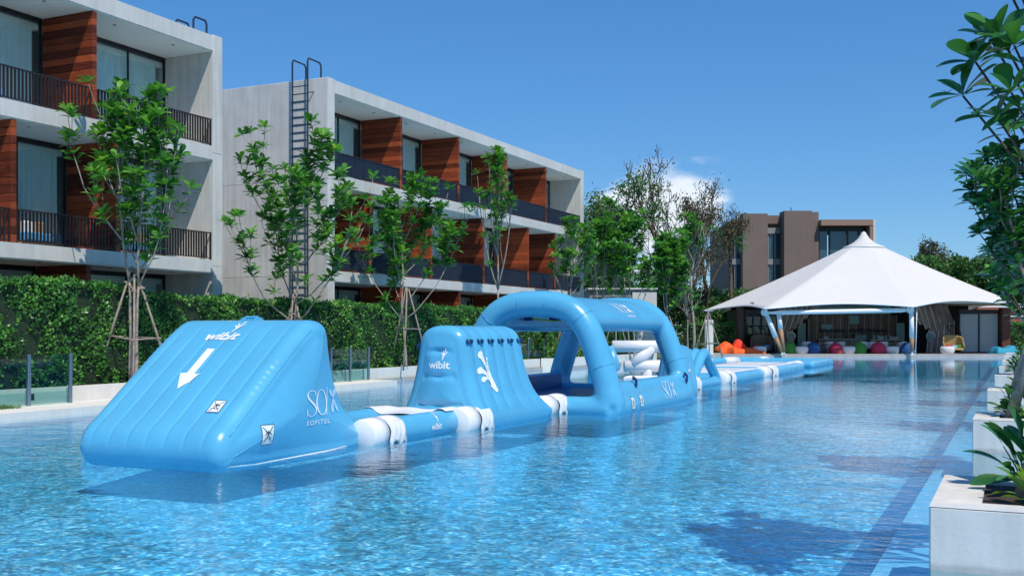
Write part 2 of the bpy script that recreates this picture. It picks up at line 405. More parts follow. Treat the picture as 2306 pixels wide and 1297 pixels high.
def water_mat():
    m, t, p = mat_base('pool_water')
    t.nodes.remove(p)
    out = t.nodes.get('Material Output')
    geo = nd(t, 'ShaderNodeNewGeometry')
    def noise(sc_, det, rot=0.3, stretch=(1, 1, 1)):
        mp_ = nd(t, 'ShaderNodeMapping'); mp_.inputs['Rotation'].default_value = (0, 0, rot); mp_.inputs['Scale'].default_value = stretch
        t.links.new(geo.outputs['Position'], mp_.inputs['Vector'])
        n = nd(t, 'ShaderNodeTexNoise', Scale=sc_, Detail=det, Roughness=0.55)
        t.links.new(mp_.outputs[0], n.inputs['Vector'])
        return n.outputs['Fac']
    a = noise(4.0, 3.0, -YAW, (1.0, 1.6, 1)); b = noise(12.0, 3.0, 0.9, (1, 1.3, 1)); c = noise(26.0, 2.0, 0.2)
    def mad(x, k, y=None):
        q = nd(t, 'ShaderNodeMath', operation='MULTIPLY_ADD')
        t.links.new(x, q.inputs[0]); q.inputs[1].default_value = k
        if y is not None: t.links.new(y, q.inputs[2])
        else: q.inputs[2].default_value = 0
        return q.outputs[0]
    e_ = noise(1.15, 2.0, -YAW, (1, 1.8, 1))
    h = mad(e_, 2.0, mad(a, 0.9, mad(b, 0.34, mad(c, 0.11))))
    # the sheltered far end of the pool lies nearly still
    far = nd(t, 'ShaderNodeVectorMath', operation='DOT_PRODUCT')
    far.inputs[1].default_value = (-math.sin(YAW), math.cos(YAW), 0)
    t.links.new(geo.outputs['Position'], far.inputs[0])
    jn = nd(t, 'ShaderNodeTexNoise', Scale=0.35, Detail=3.0)
    t.links.new(geo.outputs['Position'], jn.inputs['Vector'])
    jj = nd(t, 'ShaderNodeMath', operation='MULTIPLY_ADD'); t.links.new(jn.outputs['Fac'], jj.inputs[0]); jj.inputs[1].default_value = 14.0
    t.links.new(far.outputs['Value'], jj.inputs[2])
    mr_ = nd(t, 'ShaderNodeMapRange'); mr_.interpolation_type = 'SMOOTHSTEP'
    mr_.inputs['From Min'].default_value = 40.0; mr_.inputs['From Max'].default_value = 49.0
    mr_.inputs['To Min'].default_value = 1.0; mr_.inputs['To Max'].default_value = 0.13
    t.links.new(jj.outputs[0], mr_.inputs['Value'])
    cp_ = nd(t, 'ShaderNodeTexNoise', Scale=0.16, Detail=3.0)
    t.links.new(geo.outputs['Position'], cp_.inputs['Vector'])
    cq = nd(t, 'ShaderNodeMapRange'); cq.inputs['From Min'].default_value = .36; cq.inputs['From Max'].default_value = .64
    cq.inputs['To Min'].default_value = .36; cq.inputs['To Max'].default_value = .86
    t.links.new(cp_.outputs['Fac'], cq.inputs['Value'])
    sm = nd(t, 'ShaderNodeMath', operation='MULTIPLY')
    t.links.new(mr_.outputs[0], sm.inputs[0]); t.links.new(cq.outputs[0], sm.inputs[1])
    bp = nd(t, 'ShaderNodeBump', Distance=0.0125)
    t.links.new(sm.outputs[0], bp.inputs['Strength']); t.links.new(h, bp.inputs['Height'])
    fr = nd(t, 'ShaderNodeFresnel', IOR=1.33); t.links.new(bp.outputs[0], fr.inputs['Normal'])
    gl = nd(t, 'ShaderNodeBsdfGlossy'); gl.inputs['Roughness'].default_value = 0.04
    gl.inputs['Color'].default_value = (0.93, 0.97, 1, 1)
    t.links.new(bp.outputs[0], gl.inputs['Normal'])
    tr = nd(t, 'ShaderNodeBsdfTransparent'); tr.inputs['Color'].default_value = (0.80, 0.94, 0.985, 1)
    mx = nd(t, 'ShaderNodeMixShader')
    t.links.new(fr.outputs[0], mx.inputs[0]); t.links.new(tr.outputs[0], mx.inputs[1]); t.links.new(gl.outputs[0], mx.inputs[2])
    t.links.new(mx.outputs[0], out.inputs['Surface'])
    return m
M['water'] = water_mat()

# ------------------------------------------------------------------ helpers
def thing(name, label, cat, loc=(0, 0, 0), rotz=0.0, group=None):
    o = bpy.data.objects.new(name, None)
    o.empty_display_size = 0.2
    o.location = loc; o.rotation_euler = (0, 0, rotz)
    o['label'] = label; o['category'] = cat
    if group: o['group'] = group
    col.objects.link(o)
    return o

def tag(o, label=None, cat=None, group=None, kind=None):
    if label: o['label'] = label
    if cat: o['category'] = cat
    if group: o['group'] = group
    if kind: o['kind'] = kind
    return o

def wloc(o):
    v = Vector((0, 0, 0))
    while o is not None:
        v += o.location; o = o.parent
    return v

class MB:
    """collects geometry; build() links it as one mesh object"""
    def __init__(s): s.v = []; s.f = []
    def add(s, verts, faces):
        k = len(s.v)
        s.v.extend([tuple(p) for p in verts]); s.f.extend([tuple(i + k for i in f) for f in faces])
        return s
    def box(s, x0, x1, y0, y1, z0, z1):
        return s.add([(x0, y0, z0), (x1, y0, z0), (x1, y1, z0), (x0, y1, z0), (x0, y0, z1), (x1, y0, z1), (x1, y1, z1), (x0, y1, z1)],
                     [(0, 3, 2, 1), (4, 5, 6, 7), (0, 1, 5, 4), (1, 2, 6, 5), (2, 3, 7, 6), (3, 0, 4, 7)])
    def bbox(s, x0, x1, y0, y1, z0, z1, b=0.02):
        """box with chamfered vertical and top edges"""
        def ring(x0, x1, y0, y1, z, c):
            return [(x0 + c, y0, z), (x1 - c, y0, z), (x1, y0 + c, z), (x1, y1 - c, z), (x1 - c, y1, z), (x0 + c, y1, z), (x0, y1 - c, z), (x0, y0 + c, z)]
        r = [ring(x0, x1, y0, y1, z0, b), ring(x0, x1, y0, y1, z1 - b, b), ring(x0 + b, x1 - b, y0 + b, y1 - b, z1, b)]
        vs = [p for q in r for p in q]; fs = [tuple(range(7, -1, -1))]
        for k in range(2):
            for i in range(8):
                j = (i + 1) % 8
                fs.append((k * 8 + i, k * 8 + j, k * 8 + 8 + j, k * 8 + 8 + i))
        fs.append(tuple(range(16, 24)))
        return s.add(vs, fs)
    def bar(s, a, b, w, h=None, up=(0, 0, 1)):
        h = h or w
        a = Vector(a); b = Vector(b); d = (b - a).normalized(); u = Vector(up)
        if abs(d.dot(u)) > .98: u = Vector((1, 0, 0))
        x = d.cross(u).normalized() * w / 2; y = x.cross(d).normalized() * h / 2
        vs = [a - x - y, a + x - y, a + x + y, a - x + y, b - x - y, b + x - y, b + x + y, b - x + y]
        return s.add(vs, [(0, 3, 2, 1), (4, 5, 6, 7), (0, 1, 5, 4), (1, 2, 6, 5), (2, 3, 7, 6), (3, 0, 4, 7)])
    def tube(s, pts, r, n=10, closed=False, cap=True):
        pts = [Vector(p) for p in pts]
        N = len(pts)
        rr = r if hasattr(r, '__len__') else [r] * N
        T = []
        for i in range(N):
            a = pts[(i - 1) % N] if (closed or i > 0) else pts[i]
            b = pts[(i + 1) % N] if (closed or i < N - 1) else pts[i]
            T.append((b - a).normalized())
        up = Vector((0, 0, 1)) if abs(T[0].z) < .9 else Vector((1, 0, 0))
        x = T[0].cross(up).normalized()
        vs = []
        for i in range(N):
            if i: x = (T[i - 1].rotation_difference(T[i]) @ x)
            x = (x - T[i] * x.dot(T[i])).normalized(); y = T[i].cross(x)
            for k in range(n):
                a = 2 * PI * k / n
                vs.append(pts[i] + (x * math.cos(a) + y * math.sin(a)) * rr[i])
        fs = []
        for i in range(N if closed else N - 1):
            for k in range(n):
                k2 = (k + 1) % n; i2 = (i + 1) % N
                fs.append((i * n + k, i * n + k2, i2 * n + k2, i2 * n + k))
        if cap and not closed:
            fs.append(tuple(range(n - 1, -1, -1))); fs.append(tuple((N - 1) * n + k for k in range(n)))
        return s.add(vs, fs)
    def lathe(s, prof, n=24, c=(0, 0, 0)):
        vs = []; fs = []
        for (r, z) in prof:
            for k in range(n):
                a = 2 * PI * k / n
                vs.append((c[0] + r * math.cos(a), c[1] + r * math.sin(a), c[2] + z))
        for i in range(len(prof) - 1):
            for k in range(n):
                k2 = (k + 1) % n
                fs.append((i * n + k, i * n + k2, (i + 1) * n + k2, (i + 1) * n + k))
        fs.append(tuple(range(n - 1, -1, -1))); fs.append(tuple((len(prof) - 1) * n + k for k in range(n)))
        return s.add(vs, fs)
    def prism(s, poly, z0, z1):
        n = len(poly)
        vs = [(x, y, z0) for x, y in poly] + [(x, y, z1) for x, y in poly]
        fs = [tuple(range(n - 1, -1, -1)), tuple(range(n, 2 * n))] + [(i, (i + 1) % n, n + (i + 1) % n, n + i) for i in range(n)]
        return s.add(vs, fs)
    def mesh(s, name, smooth=False, off=None):
        me = bpy.data.meshes.new(name)
        v = s.v
        if off is not None:
            v = [(p[0] - off[0], p[1] - off[1], p[2] - off[2]) for p in v]
        me.from_pydata(v, [], s.f)
        if smooth: me.shade_smooth()
        me.update()
        return me
    def build(s, name, m=None, parent=None, smooth=False, world=False):
        off = wloc(parent) if (world and parent is not None) else None
        me = s.mesh(name, smooth, off)
        if m is not None: me.materials.append(m)
        return link(name, me, parent)

def link(name, me, parent=None):
    o = bpy.data.objects.new(name, me)
    if parent is not None: o.parent = parent
    col.objects.link(o)
    return o

def np_mesh(name, V, F, m=None):
    """V (n,3) float, F (k,4) or (k,3) int"""
    me = bpy.data.meshes.new(name)
    V = np.ascontiguousarray(V, dtype=np.float32); F = np.ascontiguousarray(F, dtype=np.int32)
    me.vertices.add(len(V)); me.vertices.foreach_set('co', V.ravel())
    me.loops.add(F.size); me.loops.foreach_set('vertex_index', F.ravel())
    me.polygons.add(len(F))
    me.polygons.foreach_set('loop_start', np.arange(0, F.size, F.shape[1], dtype=np.int32))
    me.update(calc_edges=True)
    if m: me.materials.append(m)
    return me

KIDS = {}
def children(o):
    return list(o.children)
def copy_tree(o, parent=None):
    c = o.copy(); col.objects.link(c)
    if parent is not None: c.parent = parent
    for ch in children(o): copy_tree(ch, c)
    return c

def structure(name, mb, m, smooth=False):
    o = mb.build(name, m, None, smooth); o['kind'] = 'structure'; return o

def catmull(P, n=10, closed=False):
    P = [Vector(p) for p in P]; N = len(P); out = []
    rng = range(N) if closed else range(N - 1)
    for i in rng:
        if closed: p0, p1, p2, p3 = P[(i - 1) % N], P[i], P[(i + 1) % N], P[(i + 2) % N]
        else: p0, p1, p2, p3 = P[max(i - 1, 0)], P[i], P[i + 1], P[min(i + 2, N - 1)]
        for k in range(n):
            t = k / n
            out.append(0.5 * ((2 * p1) + (p2 - p0) * t + (2 * p0 - 5 * p1 + 4 * p2 - p3) * t * t + (3 * p1 - p0 - 3 * p2 + p3) * t ** 3))
    if not closed: out.append(P[-1])
    return out

def remesh(mb, voxel, smooth=6, name='body'):
    """blend overlapping pieces into one skin"""
    me = mb.mesh('tmp'); o = bpy.data.objects.new('tmp', me); col.objects.link(o)
    md = o.modifiers.new('r', 'REMESH'); md.mode = 'VOXEL'; md.voxel_size = voxel; md.use_smooth_shade = True
    ms = o.modifiers.new('s', 'SMOOTH'); ms.factor = 0.5; ms.iterations = smooth
    dg = bpy.context.evaluated_depsgraph_get()
    res = bpy.data.meshes.new_from_object(o.evaluated_get(dg))
    bpy.data.objects.remove(o); bpy.data.meshes.remove(me)
    res.name = name
    res.shade_smooth()
    return res

def bvh_of(me):
    return BVHTree.FromPolygons([v.co.copy() for v in me.vertices], [tuple(p.vertices) for p in me.polygons])

# ---- printed marks laid on curved skins
def stroke2d(pts, w, n=1):
    """flat tapered stroke: pts 2D, w widths; returns polygons as quads"""
    polys = []
    P = [Vector((p[0], p[1])) for p in pts]
    ww = w if hasattr(w, '__len__') else [w] * len(P)
    L = []; Rr = []
    for i, p in enumerate(P):
        a = P[max(i - 1, 0)]; b = P[min(i + 1, len(P) - 1)]
        d = (b - a).normalized(); nrm = Vector((-d.y, d.x))
        L.append(p + nrm * ww[i] / 2); Rr.append(p - nrm * ww[i] / 2)
    for i in range(len(P) - 1):
        polys.append([tuple(Rr[i]), tuple(Rr[i + 1]), tuple(L[i + 1]), tuple(L[i])])
    return polys

def disc2d(c, rx, ry=None, n=14, rot=0.0):
    ry = ry or rx
    return [[(c[0] + rx * math.cos(2 * PI * k / n) * math.cos(rot) - ry * math.sin(2 * PI * k / n) * math.sin(rot),
              c[1] + rx * math.cos(2 * PI * k / n) * math.sin(rot) + ry * math.sin(2 * PI * k / n) * math.cos(rot)) for k in range(n)]]

def text2d(s, size=1.0, bold=0.0, shear=0.0, spacing=1.0, width=1.0):
    cu = bpy.data.curves.new('t', 'FONT'); cu.body = s; cu.size = size; cu.offset = bold; cu.shear = shear
    cu.space_character = spacing; cu.resolution_u = 4; cu.fill_mode = 'BOTH' if hasattr(cu, 'fill_mode') and cu.dimensions == '3D' else cu.fill_mode
    cu.dimensions = '2D'; cu.fill_mode = 'BOTH'
    o = bpy.data.objects.new('t', cu); col.objects.link(o)
    dg = bpy.context.evaluated_depsgraph_get()
    me = bpy.data.meshes.new_from_object(o.evaluated_get(dg))
    polys = [[(me.vertices[i].co.x * width, me.vertices[i].co.y) for i in p.vertices] for p in me.polygons]
    bpy.data.objects.remove(o); bpy.data.curves.remove(cu); bpy.data.meshes.remove(me)
    return polys

def xf2d(polys, sx=1.0, sy=None, rot=0.0, dx=0.0, dy=0.0, shear=0.0):
    sy = sx if sy is None else sy
    out = []
    for pl in polys:
        q = []
        for (x, y) in pl:
            x, y = x * sx + y * sy * shear, y * sy
            q.append((x * math.cos(rot) - y * math.sin(rot) + dx, x * math.sin(rot) + y * math.cos(rot) + dy))
        out.append(q)
    return out

def decal(name, polys, bvh, origin, u, v, parent, m, off=0.012, reach=1.2, maxlen=0.10, maxdev=0.6, both=False):
    """lay flat print polygons (2D) on a skin: plane origin + u*x + v*y, dropped along -(u x v)"""
    u = Vector(u).normalized(); v = Vector(v); v = (v - u * v.dot(u)).normalized(); n = u.cross(v).normalized()
    origin = Vector(origin)
    bm = bmesh.new()
    for k, pl in enumerate(polys):
        vs = [bm.verts.new((p[0], p[1], 0)) for p in pl]
        try: bm.faces.new(vs)
        except ValueError: pass
    bmesh.ops.remove_doubles(bm, verts=bm.verts[:], dist=0.0004)
    bmesh.ops.triangulate(bm, faces=bm.faces[:])
    for _ in range(3):
        es = [e for e in bm.edges if e.calc_length() > maxlen]
        if not es: break
        bmesh.ops.subdivide_edges(bm, edges=es, cuts=1)
        bmesh.ops.triangulate(bm, faces=bm.faces[:])
    for w in bm.verts:
        p = origin + u * w.co.x + v * w.co.y
        hit = bvh.ray_cast(p + n * reach, -n)
        if hit[0] is not None and abs((hit[0] - p).dot(n)) < maxdev:
            nn = hit[1] if hit[1].dot(n) > 0 else -hit[1]
            w.co = hit[0] + n * off * 0.4 + nn * off * 0.6
        else:
            w.co = p + n * off
    me = bpy.data.meshes.new(name); bm.to_mesh(me); bm.free()
    me.materials.append(m)
    return link(name, me, parent)
# ------------------------------------------------------------------ frames of reference
FW = Vector((-math.sin(YAW), math.cos(YAW), 0)); RT = Vector((math.cos(YAW), math.sin(YAW), 0))
def rd(r, d, z=0.0):
    """the pavilion and everything behind the far deck is laid out on its own grid: r metres along the deck, d metres deep"""
    p = RT * r + FW * d
    return Vector((p.x, p.y, z))
GZ = 0.15      # ground and decks
# ------------------------------------------------------------------ ground with the pool cut out
pool = [(1.9, 1.5), (1.9, 81.6), (-18.95, 71.7), (-19.2, 46.0), (-19.95, 45.6), (-19.95, 30.6), (-18.75, 30.4), (-18.1, 8.0), (-18.1, 1.5)]
def sheet_with_hole(name, hole, size, z, m):
    bm = bmesh.new()
    o = [bm.verts.new((x, y, z)) for x, y in ((-size, -size * .4), (size, -size * .4), (size, size * 1.6), (-size, size * 1.6))]
    h = [bm.verts.new((x, y, z)) for x, y in hole]
    es = [bm.edges.new((o[i], o[(i + 1) % 4])) for i in range(4)] + [bm.edges.new((h[i], h[(i + 1) % len(h)])) for i in range(len(h))]
    bmesh.ops.triangle_fill(bm, edges=es, use_beauty=True)
    bmesh.ops.recalc_face_normals(bm, faces=bm.faces[:])
    for f in bm.faces:
        if f.normal.z < 0: f.normal_flip()
    me = bpy.data.meshes.new(name); bm.to_mesh(me); bm.free(); me.materials.append(m)
    o = link(name, me); o['kind'] = 'structure'; return o
M['lawn'] = mat('garden_ground', (0.10, 0.13, 0.06), 0.95, var=0.35, scale=0.8, bump=0.6)
sheet_with_hole('ground', pool, 1200, GZ - 0.03, M['lawn'])
def ring_sheet(name, poly, grow, z, m, th=0.0):
    """coping that follows part of the pool edge"""
    pass
FZ = -0.55
fl = MB()
fl.add([(x, y, FZ) for x, y in [(1.9, 1.5), (1.9, 81.6), (-18.95, 71.7), (-19.2, 46.0), (-19.95, 45.6), (-19.95, 30.6), (-18.75, 30.4), (-18.1, 8.0), (-18.1, 1.5)]], [tuple(range(9))])
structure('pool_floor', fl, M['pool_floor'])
ws = MB()
n = len(pool)
for i in range(n):
    a = pool[i]; b = pool[(i + 1) % n]
    ws.add([(a[0], a[1], FZ), (b[0], b[1], FZ), (b[0], b[1], -.03), (a[0], a[1], -.03)], [(0, 1, 2, 3)])
structure('pool_wall', ws, M['pool_step'])
ws = MB()
for i in range(n):
    a = pool[i]; b = pool[(i + 1) % n]
    ws.add([(a[0], a[1], -.03), (b[0], b[1], -.03), (b[0], b[1], GZ - 0.03), (a[0], a[1], GZ - 0.03)], [(0, 1, 2, 3)])
structure('pool_rim', ws, M['deck'])
ln = MB(); ln.add([(-1.56, 3.0, FZ + .004), (-1.26, 3.0, FZ + .004), (-1.26, 76, FZ + .004), (-1.56, 76, FZ + .004)], [(0, 1, 2, 3)])
structure('pool_lane_stripe', ln, M['pool_lane'])
ln = MB(); ln.add([(-12.3, 30.0, FZ + .004), (-11.95, 30.0, FZ + .004), (-11.95, 72, FZ + .004), (-12.3, 72, FZ + .004)], [(0, 1, 2, 3)])
structure('pool_lane_stripe', ln, M['pool_lane'])
ln = MB()
for yy in (52.0, 58.5, 65.0):
    ln.add([(-11.9, yy, FZ + .008), (1.8, yy, FZ + .008), (1.8, yy + .35, FZ + .008), (-11.9, yy + .35, FZ + .008)], [(0, 1, 2, 3)])
structure('pool_cross_stripe', ln, M['pool_lane'])
ln = MB(); ln.box(-1.22, 1.88, 1.6, 80.5, FZ + .001, FZ + .10)
structure('pool_ledge', ln, M['pool_step'])
wt = MB(); wt.add([(x, y, 0.0) for x, y in pool], [tuple(range(n))])
structure('pool_water', wt, M['water'])
# copings and decks: real slabs standing a little proud of the ground
cp = MB()
cp.add([], [])
def slab(mb, poly, z0, z1): mb.prism(poly, z0, z1)
slab(cp, [(-18.04, 8.0), (-18.69, 30.5), (-20.05, 30.7), (-20.05, 8.0)], -0.05, GZ)
structure('pool_coping', cp, M['render_white'])
dk = MB()
a = rd(13.4, 73.0); b = rd(36.2, 73.0); c = rd(37.6, 90.0); d = rd(12.8, 90.0)
slab(dk, [(a.x, a.y), (b.x, b.y), (c.x, c.y), (d.x, d.y)], 0.0, GZ + .02)
structure('deck', dk, M['deck'])
dk = MB(); slab(dk, [(-30, -6), (12, -6), (12, 1.55), (-30, 1.55)], 0.0, GZ)
structure('near_deck', dk, M['deck'])
dk = MB(); slab(dk, [(1.86, 1.6), (14, 1.6), (14, 81.0), (1.86, 81.0)], 0.02, GZ)
structure('side_deck', dk, M['deck'])

# raised bed along the left bank
def bed_wall(label, pts, z1, th=0.18, x_in=None):
    t = thing('garden_wall', label, 'wall', (pts[0][0], pts[0][1], 0))
    mb = MB()
    for i in range(len(pts) - 1):
        a = Vector((*pts[i], 0)); b = Vector((*pts[i + 1], 0)); dd = (b - a).normalized(); nn = Vector((-dd.y, dd.x, 0)) * th
        mb.prism([(a.x, a.y), (b.x, b.y), (b.x + nn.x, b.y + nn.y), (a.x + nn.x, a.y + nn.y)], -0.25, z1)
    mb.build('wall', M['render_white'], t, world=True)
    sm = MB(); x0 = pts[0][0]
    return t
w1 = bed_wall('long low cream rendered garden wall below the tall hedge, left of the blue slide', [(-20.06, 8.0), (-20.06, 45.4)], 0.50)
lt = MB(); lt.box(-20.066, -20.05, 17.0, 17.13, 0.24, 0.38); q = lt.build('wall_light', M['metal_dark'], w1, world=True)
w2 = bed_wall('short stepped wall with a corner seen through the blue arch', [(-20.02, 45.42), (-19.22, 45.9), (-19.05, 60.0)], 0.52)
so = MB(); so.box(-21.6, -20.26, 8.0, 60.0, 0.0, 0.42)
structure('soil_bed', so, M['soil'])

# ------------------------------------------------------------------ left hotel blocks
XF = -21.9     # front plane
XW = -23.8     # window plane
curt_cache = {}
def curtain_mesh(w, h, seed):
    k = (round(w, 2), round(h, 2), seed)
    if k in curt_cache: return curt_cache[k]
    rng = random.Random(seed); n = int(w * 26)
    V = []; F = []
    gap0 = rng.uniform(0.05, 0.22) * w if seed % 3 == 1 else 0.0
    ph = 0
    for i in range(n + 1):
        y = gap0 + (w - gap0) * i / n
        ph += rng.uniform(0.9, 1.6)
        x = 0.075 * math.sin(ph) + 0.015 * math.sin(ph * 2.3)
        V += [(x, y, 0), (x * .8, y, h)]
    for i in range(n): F.append((2 * i, 2 * i + 2, 2 * i + 3, 2 * i + 1))
    me = bpy.data.meshes.new('curtain'); me.from_pydata(V, [], F); me.shade_smooth(); me.materials.append(M['curtain'])
    curt_cache[k] = me
    return me
plank_cache = {}
def plank_mesh(depth, h, th):
    k = (round(depth, 2), round(h, 3), th)
    if k not in plank_cache:
        plank_cache[k] = MB().bbox(-depth / 2, depth / 2, -th / 2, th / 2, 0, h, 0.006).mesh('plank')
        plank_cache[k].materials.append(M['wood_red'])
    return plank_cache[k]

def hotel_block(label, y0, y1, floors, fine):
    """floors: list of (z_floor, z_ceiling, [divider y centres])"""
    root = thing('hotel_block', label, 'building', (XF, (y0 + y1) / 2, 0))
    ox, oy = XF, (y0 + y1) / 2
    P = lambda mb, name, m, par=root: mb.build(name, m, par, world=True)
    # end walls as poured panels, with open joints between lifts
    lifts = [(0.0, 3.745), (3.757, 7.155), (7.167, 10.72)]
    for (ya, yb) in ((y0, y0 + .42), (y1 - .42, y1)):
        for (za, zb) in lifts:
            P(MB().bbox(-34, XF, ya, yb, za, zb, .012), 'wall_panel', M['concrete_panel'])
    P(MB().box(-33.9, XW - 1.4, y0 + .05, y1 - .05, 0.0, 10.66), 'core_wall', M['room_dark'])
    P(MB().box(-33.95, XF - .006, y0 + .424, y1 - .424, 10.24, 10.69), 'roof_slab', M['concrete'])
    for (za, zb) in ((6.95, 7.36), (3.56, 3.93)):
        P(MB().box(XW - 1.4, XF - .006, y0 + .424, y1 - .424, za, zb), 'floor_slab', M['concrete'])
    for k, (zf, zc, divs) in enumerate(floors):
        # ceiling board
        P(MB().box(XW + .02, XF - .06, y0 + .43, y1 - .43, zc - .03, zc - .002), 'soffit', M['soffit'])
        P(MB().box(XW + .03, XF - .12, y0 + .43, y1 - .43, zf + .001, zf + .006), 'floor_bounce_sheet', M['render_white'])  # pale sheet added over the slab to bounce light into the balcony recess
        edges = [y0 + .42] + divs + [y1 - .42]
        for dv in divs:
            dz0 = zf + .004; hh = zc - .034 - dz0
            dd = P(MB().box(XW + .03, XF - .05, dv - .055, dv + .055, dz0, dz0 + hh), 'divider', M['wood_dark'])
            npk = 15 if hh > 2.4 else 15
            ph = hh / npk
            me = plank_mesh(XF - XW - .07, ph - .012, .15)
            for q in range(npk):
                o = link('plank', me, dd)
                o.location = ((XF + XW) / 2 - ox, dv - oy + random.uniform(-.003, .003), dz0 + q * ph + .006)
        for b in range(len(edges) - 1):
            ya = edges[b] + (.08 if b else 0.0); yb = edges[b + 1] - (.08 if b < len(edges) - 2 else 0.0)
            if yb - ya < .5: continue
            h = zc - zf
            # window: black frame, panes, curtain
            fm = MB()
            zt = zc - .16; zb_ = zf + .03
            fm.box(XW - .06, XW + .02, ya, yb, zt, zc - .032)
            fm.box(XW - .06, XW + .02, ya, yb, zf + .002, zb_ + .04)
            nm = max(2, int(round((yb - ya) / 1.45)))
            for q in range(nm + 1):
                yy = ya + (yb - ya - .05) * q / nm
                wdt = .05 if q in (0, nm) else .03
                fm.box(XW - .05, XW + .012, yy, yy + wdt, zb_ + .04, zt)
            if zf < 1: fm.box(XW - .055, XW + .015, ya, yb, zf + 2.05, zf + 2.13)
            wn = P(fm, 'window', M['metal_black'])
            for q in range(nm):
                pa = ya + (yb - ya - .05) * q / nm + .05; pb = ya + (yb - ya - .05) * (q + 1) / nm
                P(MB().box(XW - .03, XW - .018, pa, pb, zb_ + .042, zt - .002), 'pane', M['window_glass'], wn)
            ch = zt - zb_ - .06
            o = link('curtain', curtain_mesh(yb - ya - .3, ch, (k * 5 + b * 3) % 7), wn)
            o.location = (XW - .22 - ox, ya + .15 - oy, zb_ + .05)
            P(MB().box(XW - .30, XW - .12, ya, yb, zt - .16, zt - .004), 'blind_box', M['soffit'], wn)
            # room back
            for sx in (-.9, .9):
                yl = (ya + yb) / 2 + sx * (yb - ya) * .28
                c_ = MB().lathe([(.045, -.012), (.05, 0)], 10, (XF - .55, yl, zc - .031))
                P(c_, 'downlight', M['lamp_trim'])
            # railing
            if zf > 2:
                rz = zf + (.82 if k == 0 else .83)
                ra = ya + .01; rb = yb - .01
                rl = MB(); rl.box(XF - .11, XF - .05, ra, rb, rz - .03, rz + .005)
                rl.box(XF - .10, XF - .06, ra, rb, zf + .05, zf + .075)
                for ye in (ra, rb - .03): rl.box(XF - .105, XF - .055, ye, ye + .03, zf + .002, rz - .032)
                rr = P(rl, 'railing', M['metal_dark'])
                if fine:
                    step = .108
                    nb = int((rb - ra - .1) / step)
                    bm_ = bal_mesh(rz - .032 - zf - .077)
                    for q in range(nb):
                        o = link('baluster', bm_, rr)
                        o.location = (XF - .08 - ox, ra + .085 + q * step - oy, zf + .076)
                else:
                    bb = MB(); step = .085
                    nb = int((rb - ra - .1) / step)
                    for q in range(nb):
                        yy = ra + .08 + q * step
                        bb.box(XF - .10, XF - .06, yy, yy + .03, zf + .076, rz - .031)
                    o = P(bb, 'baluster_row', M['metal_navy'], rr); o['kind'] = 'stuff'
    return root
_bal = {}
def bal_mesh(h):
    k = round(h, 3)
    if k not in _bal:
        _bal[k] = MB().box(-.025, .025, -.014, .014, 0, h).mesh('baluster'); _bal[k].materials.append(M['metal_dark'])
    return _bal[k]

hotel_block('nearest grey concrete hotel wing with red timber dividers, cut off at the left edge', 8.6, 25.6,
            [(7.36, 10.24, [11.6, 16.1, 20.65]), (3.93, 6.95, [10.9, 14.6, 18.15, 21.45]), (GZ, 3.56, [11.6, 16.1, 20.45])], True)
hotel_block('second grey concrete hotel wing with black ladder on its bare end wall', 31.1, 55.6,
            [(7.36, 10.24, [36.1, 40.9, 45.7, 50.4]), (3.93, 6.95, [33.9, 38.5, 43.3, 48.2, 51.6]), (GZ, 3.56, [36.1, 41.0, 45.8, 50.4])], False)

# roof ladders
def ladder(label, x0, x1, yw, z0, ztop, rungs=True):
    t = thing('ladder', label, 'ladder', ((x0 + x1) / 2, yw - .2, 0))
    for x in (x0, x1):
        m_ = MB()
        path = [(x, yw - .2, z0), (x, yw - .2, ztop - .12), (x, yw - .14, ztop), (x, yw + .52, ztop - .02), (x, yw + .60, ztop - .12), (x, yw + .60, 10.66)]
        if not rungs: path = [(x, yw + .1, 10.66), (x, yw + .1, ztop - .1), (x, yw + .17, ztop), (x, yw + .62, ztop), (x, yw + .68, ztop - .1), (x, yw + .68, 10.66)]
        for i in range(len(path) - 1): m_.tube([path[i], path[i + 1]], .032, 8)
        m_.build('rail', M['metal_navy'], t, smooth=False, world=True)
    if rungs:
        z = z0 + .2
        while z < 10.5:
            MB().tube([(x0, yw - .2, z), (x1, yw - .2, z)], .020, 8).build('rung', M['metal_navy'], t, world=True)
            z += .275
        for zb in (1.6, 4.6, 7.4, 10.2):
            for x in (x0, x1):
                b_ = MB(); b_.bar((x, yw - .2, zb), (x + (.12 if x == x1 else -.12), yw + .0, zb + .05), .03)
                b_.build('bracket', M['metal_navy'], t, world=True)
ladder('tall black steel ladder fixed to the bare concrete end wall, hooped over the roof', -23.28, -22.62, 31.1, .9, 11.42)
ladder('pair of dark hoops showing above the roof edge of the nearest wing', -23.25, -22.55, 24.95, 10.6, 11.32, rungs=False)

# low grey pavilion wall beyond the second wing
t = thing('garden_building', 'low plain grey garden building standing behind the young trees past the second wing', 'building', (*rd(8, 70).xy, 0))
g = MB()
def rdbox(mb, r0, r1, d0, d1, z0, z1):
    ps = [rd(r0, d0), rd(r1, d0), rd(r1, d1), rd(r0, d1)]
    return mb.prism([(p.x, p.y) for p in ps], z0, z1)
rdbox(g, 4.8, 8.9, 66, 72, 0, 4.35); g.build('wall', M['grey_wall'], t, world=True)
g = MB(); rdbox(g, 7.45, 8.95, 65.9, 65.98, 0, 4.2); g.build('wall_face', M['concrete'], t, world=True)
g = MB(); rdbox(g, 4.7, 9.0, 65.8, 72.1, 4.35, 4.45); g.build('roof', M['concrete'], t, world=True)
g = MB()
for q in range(3): rdbox(g, 5.0 + q * .8, 5.7 + q * .8, 65.93, 65.99, 2.2, 3.9)
g.build('window', M['far_glass'], t, world=True)

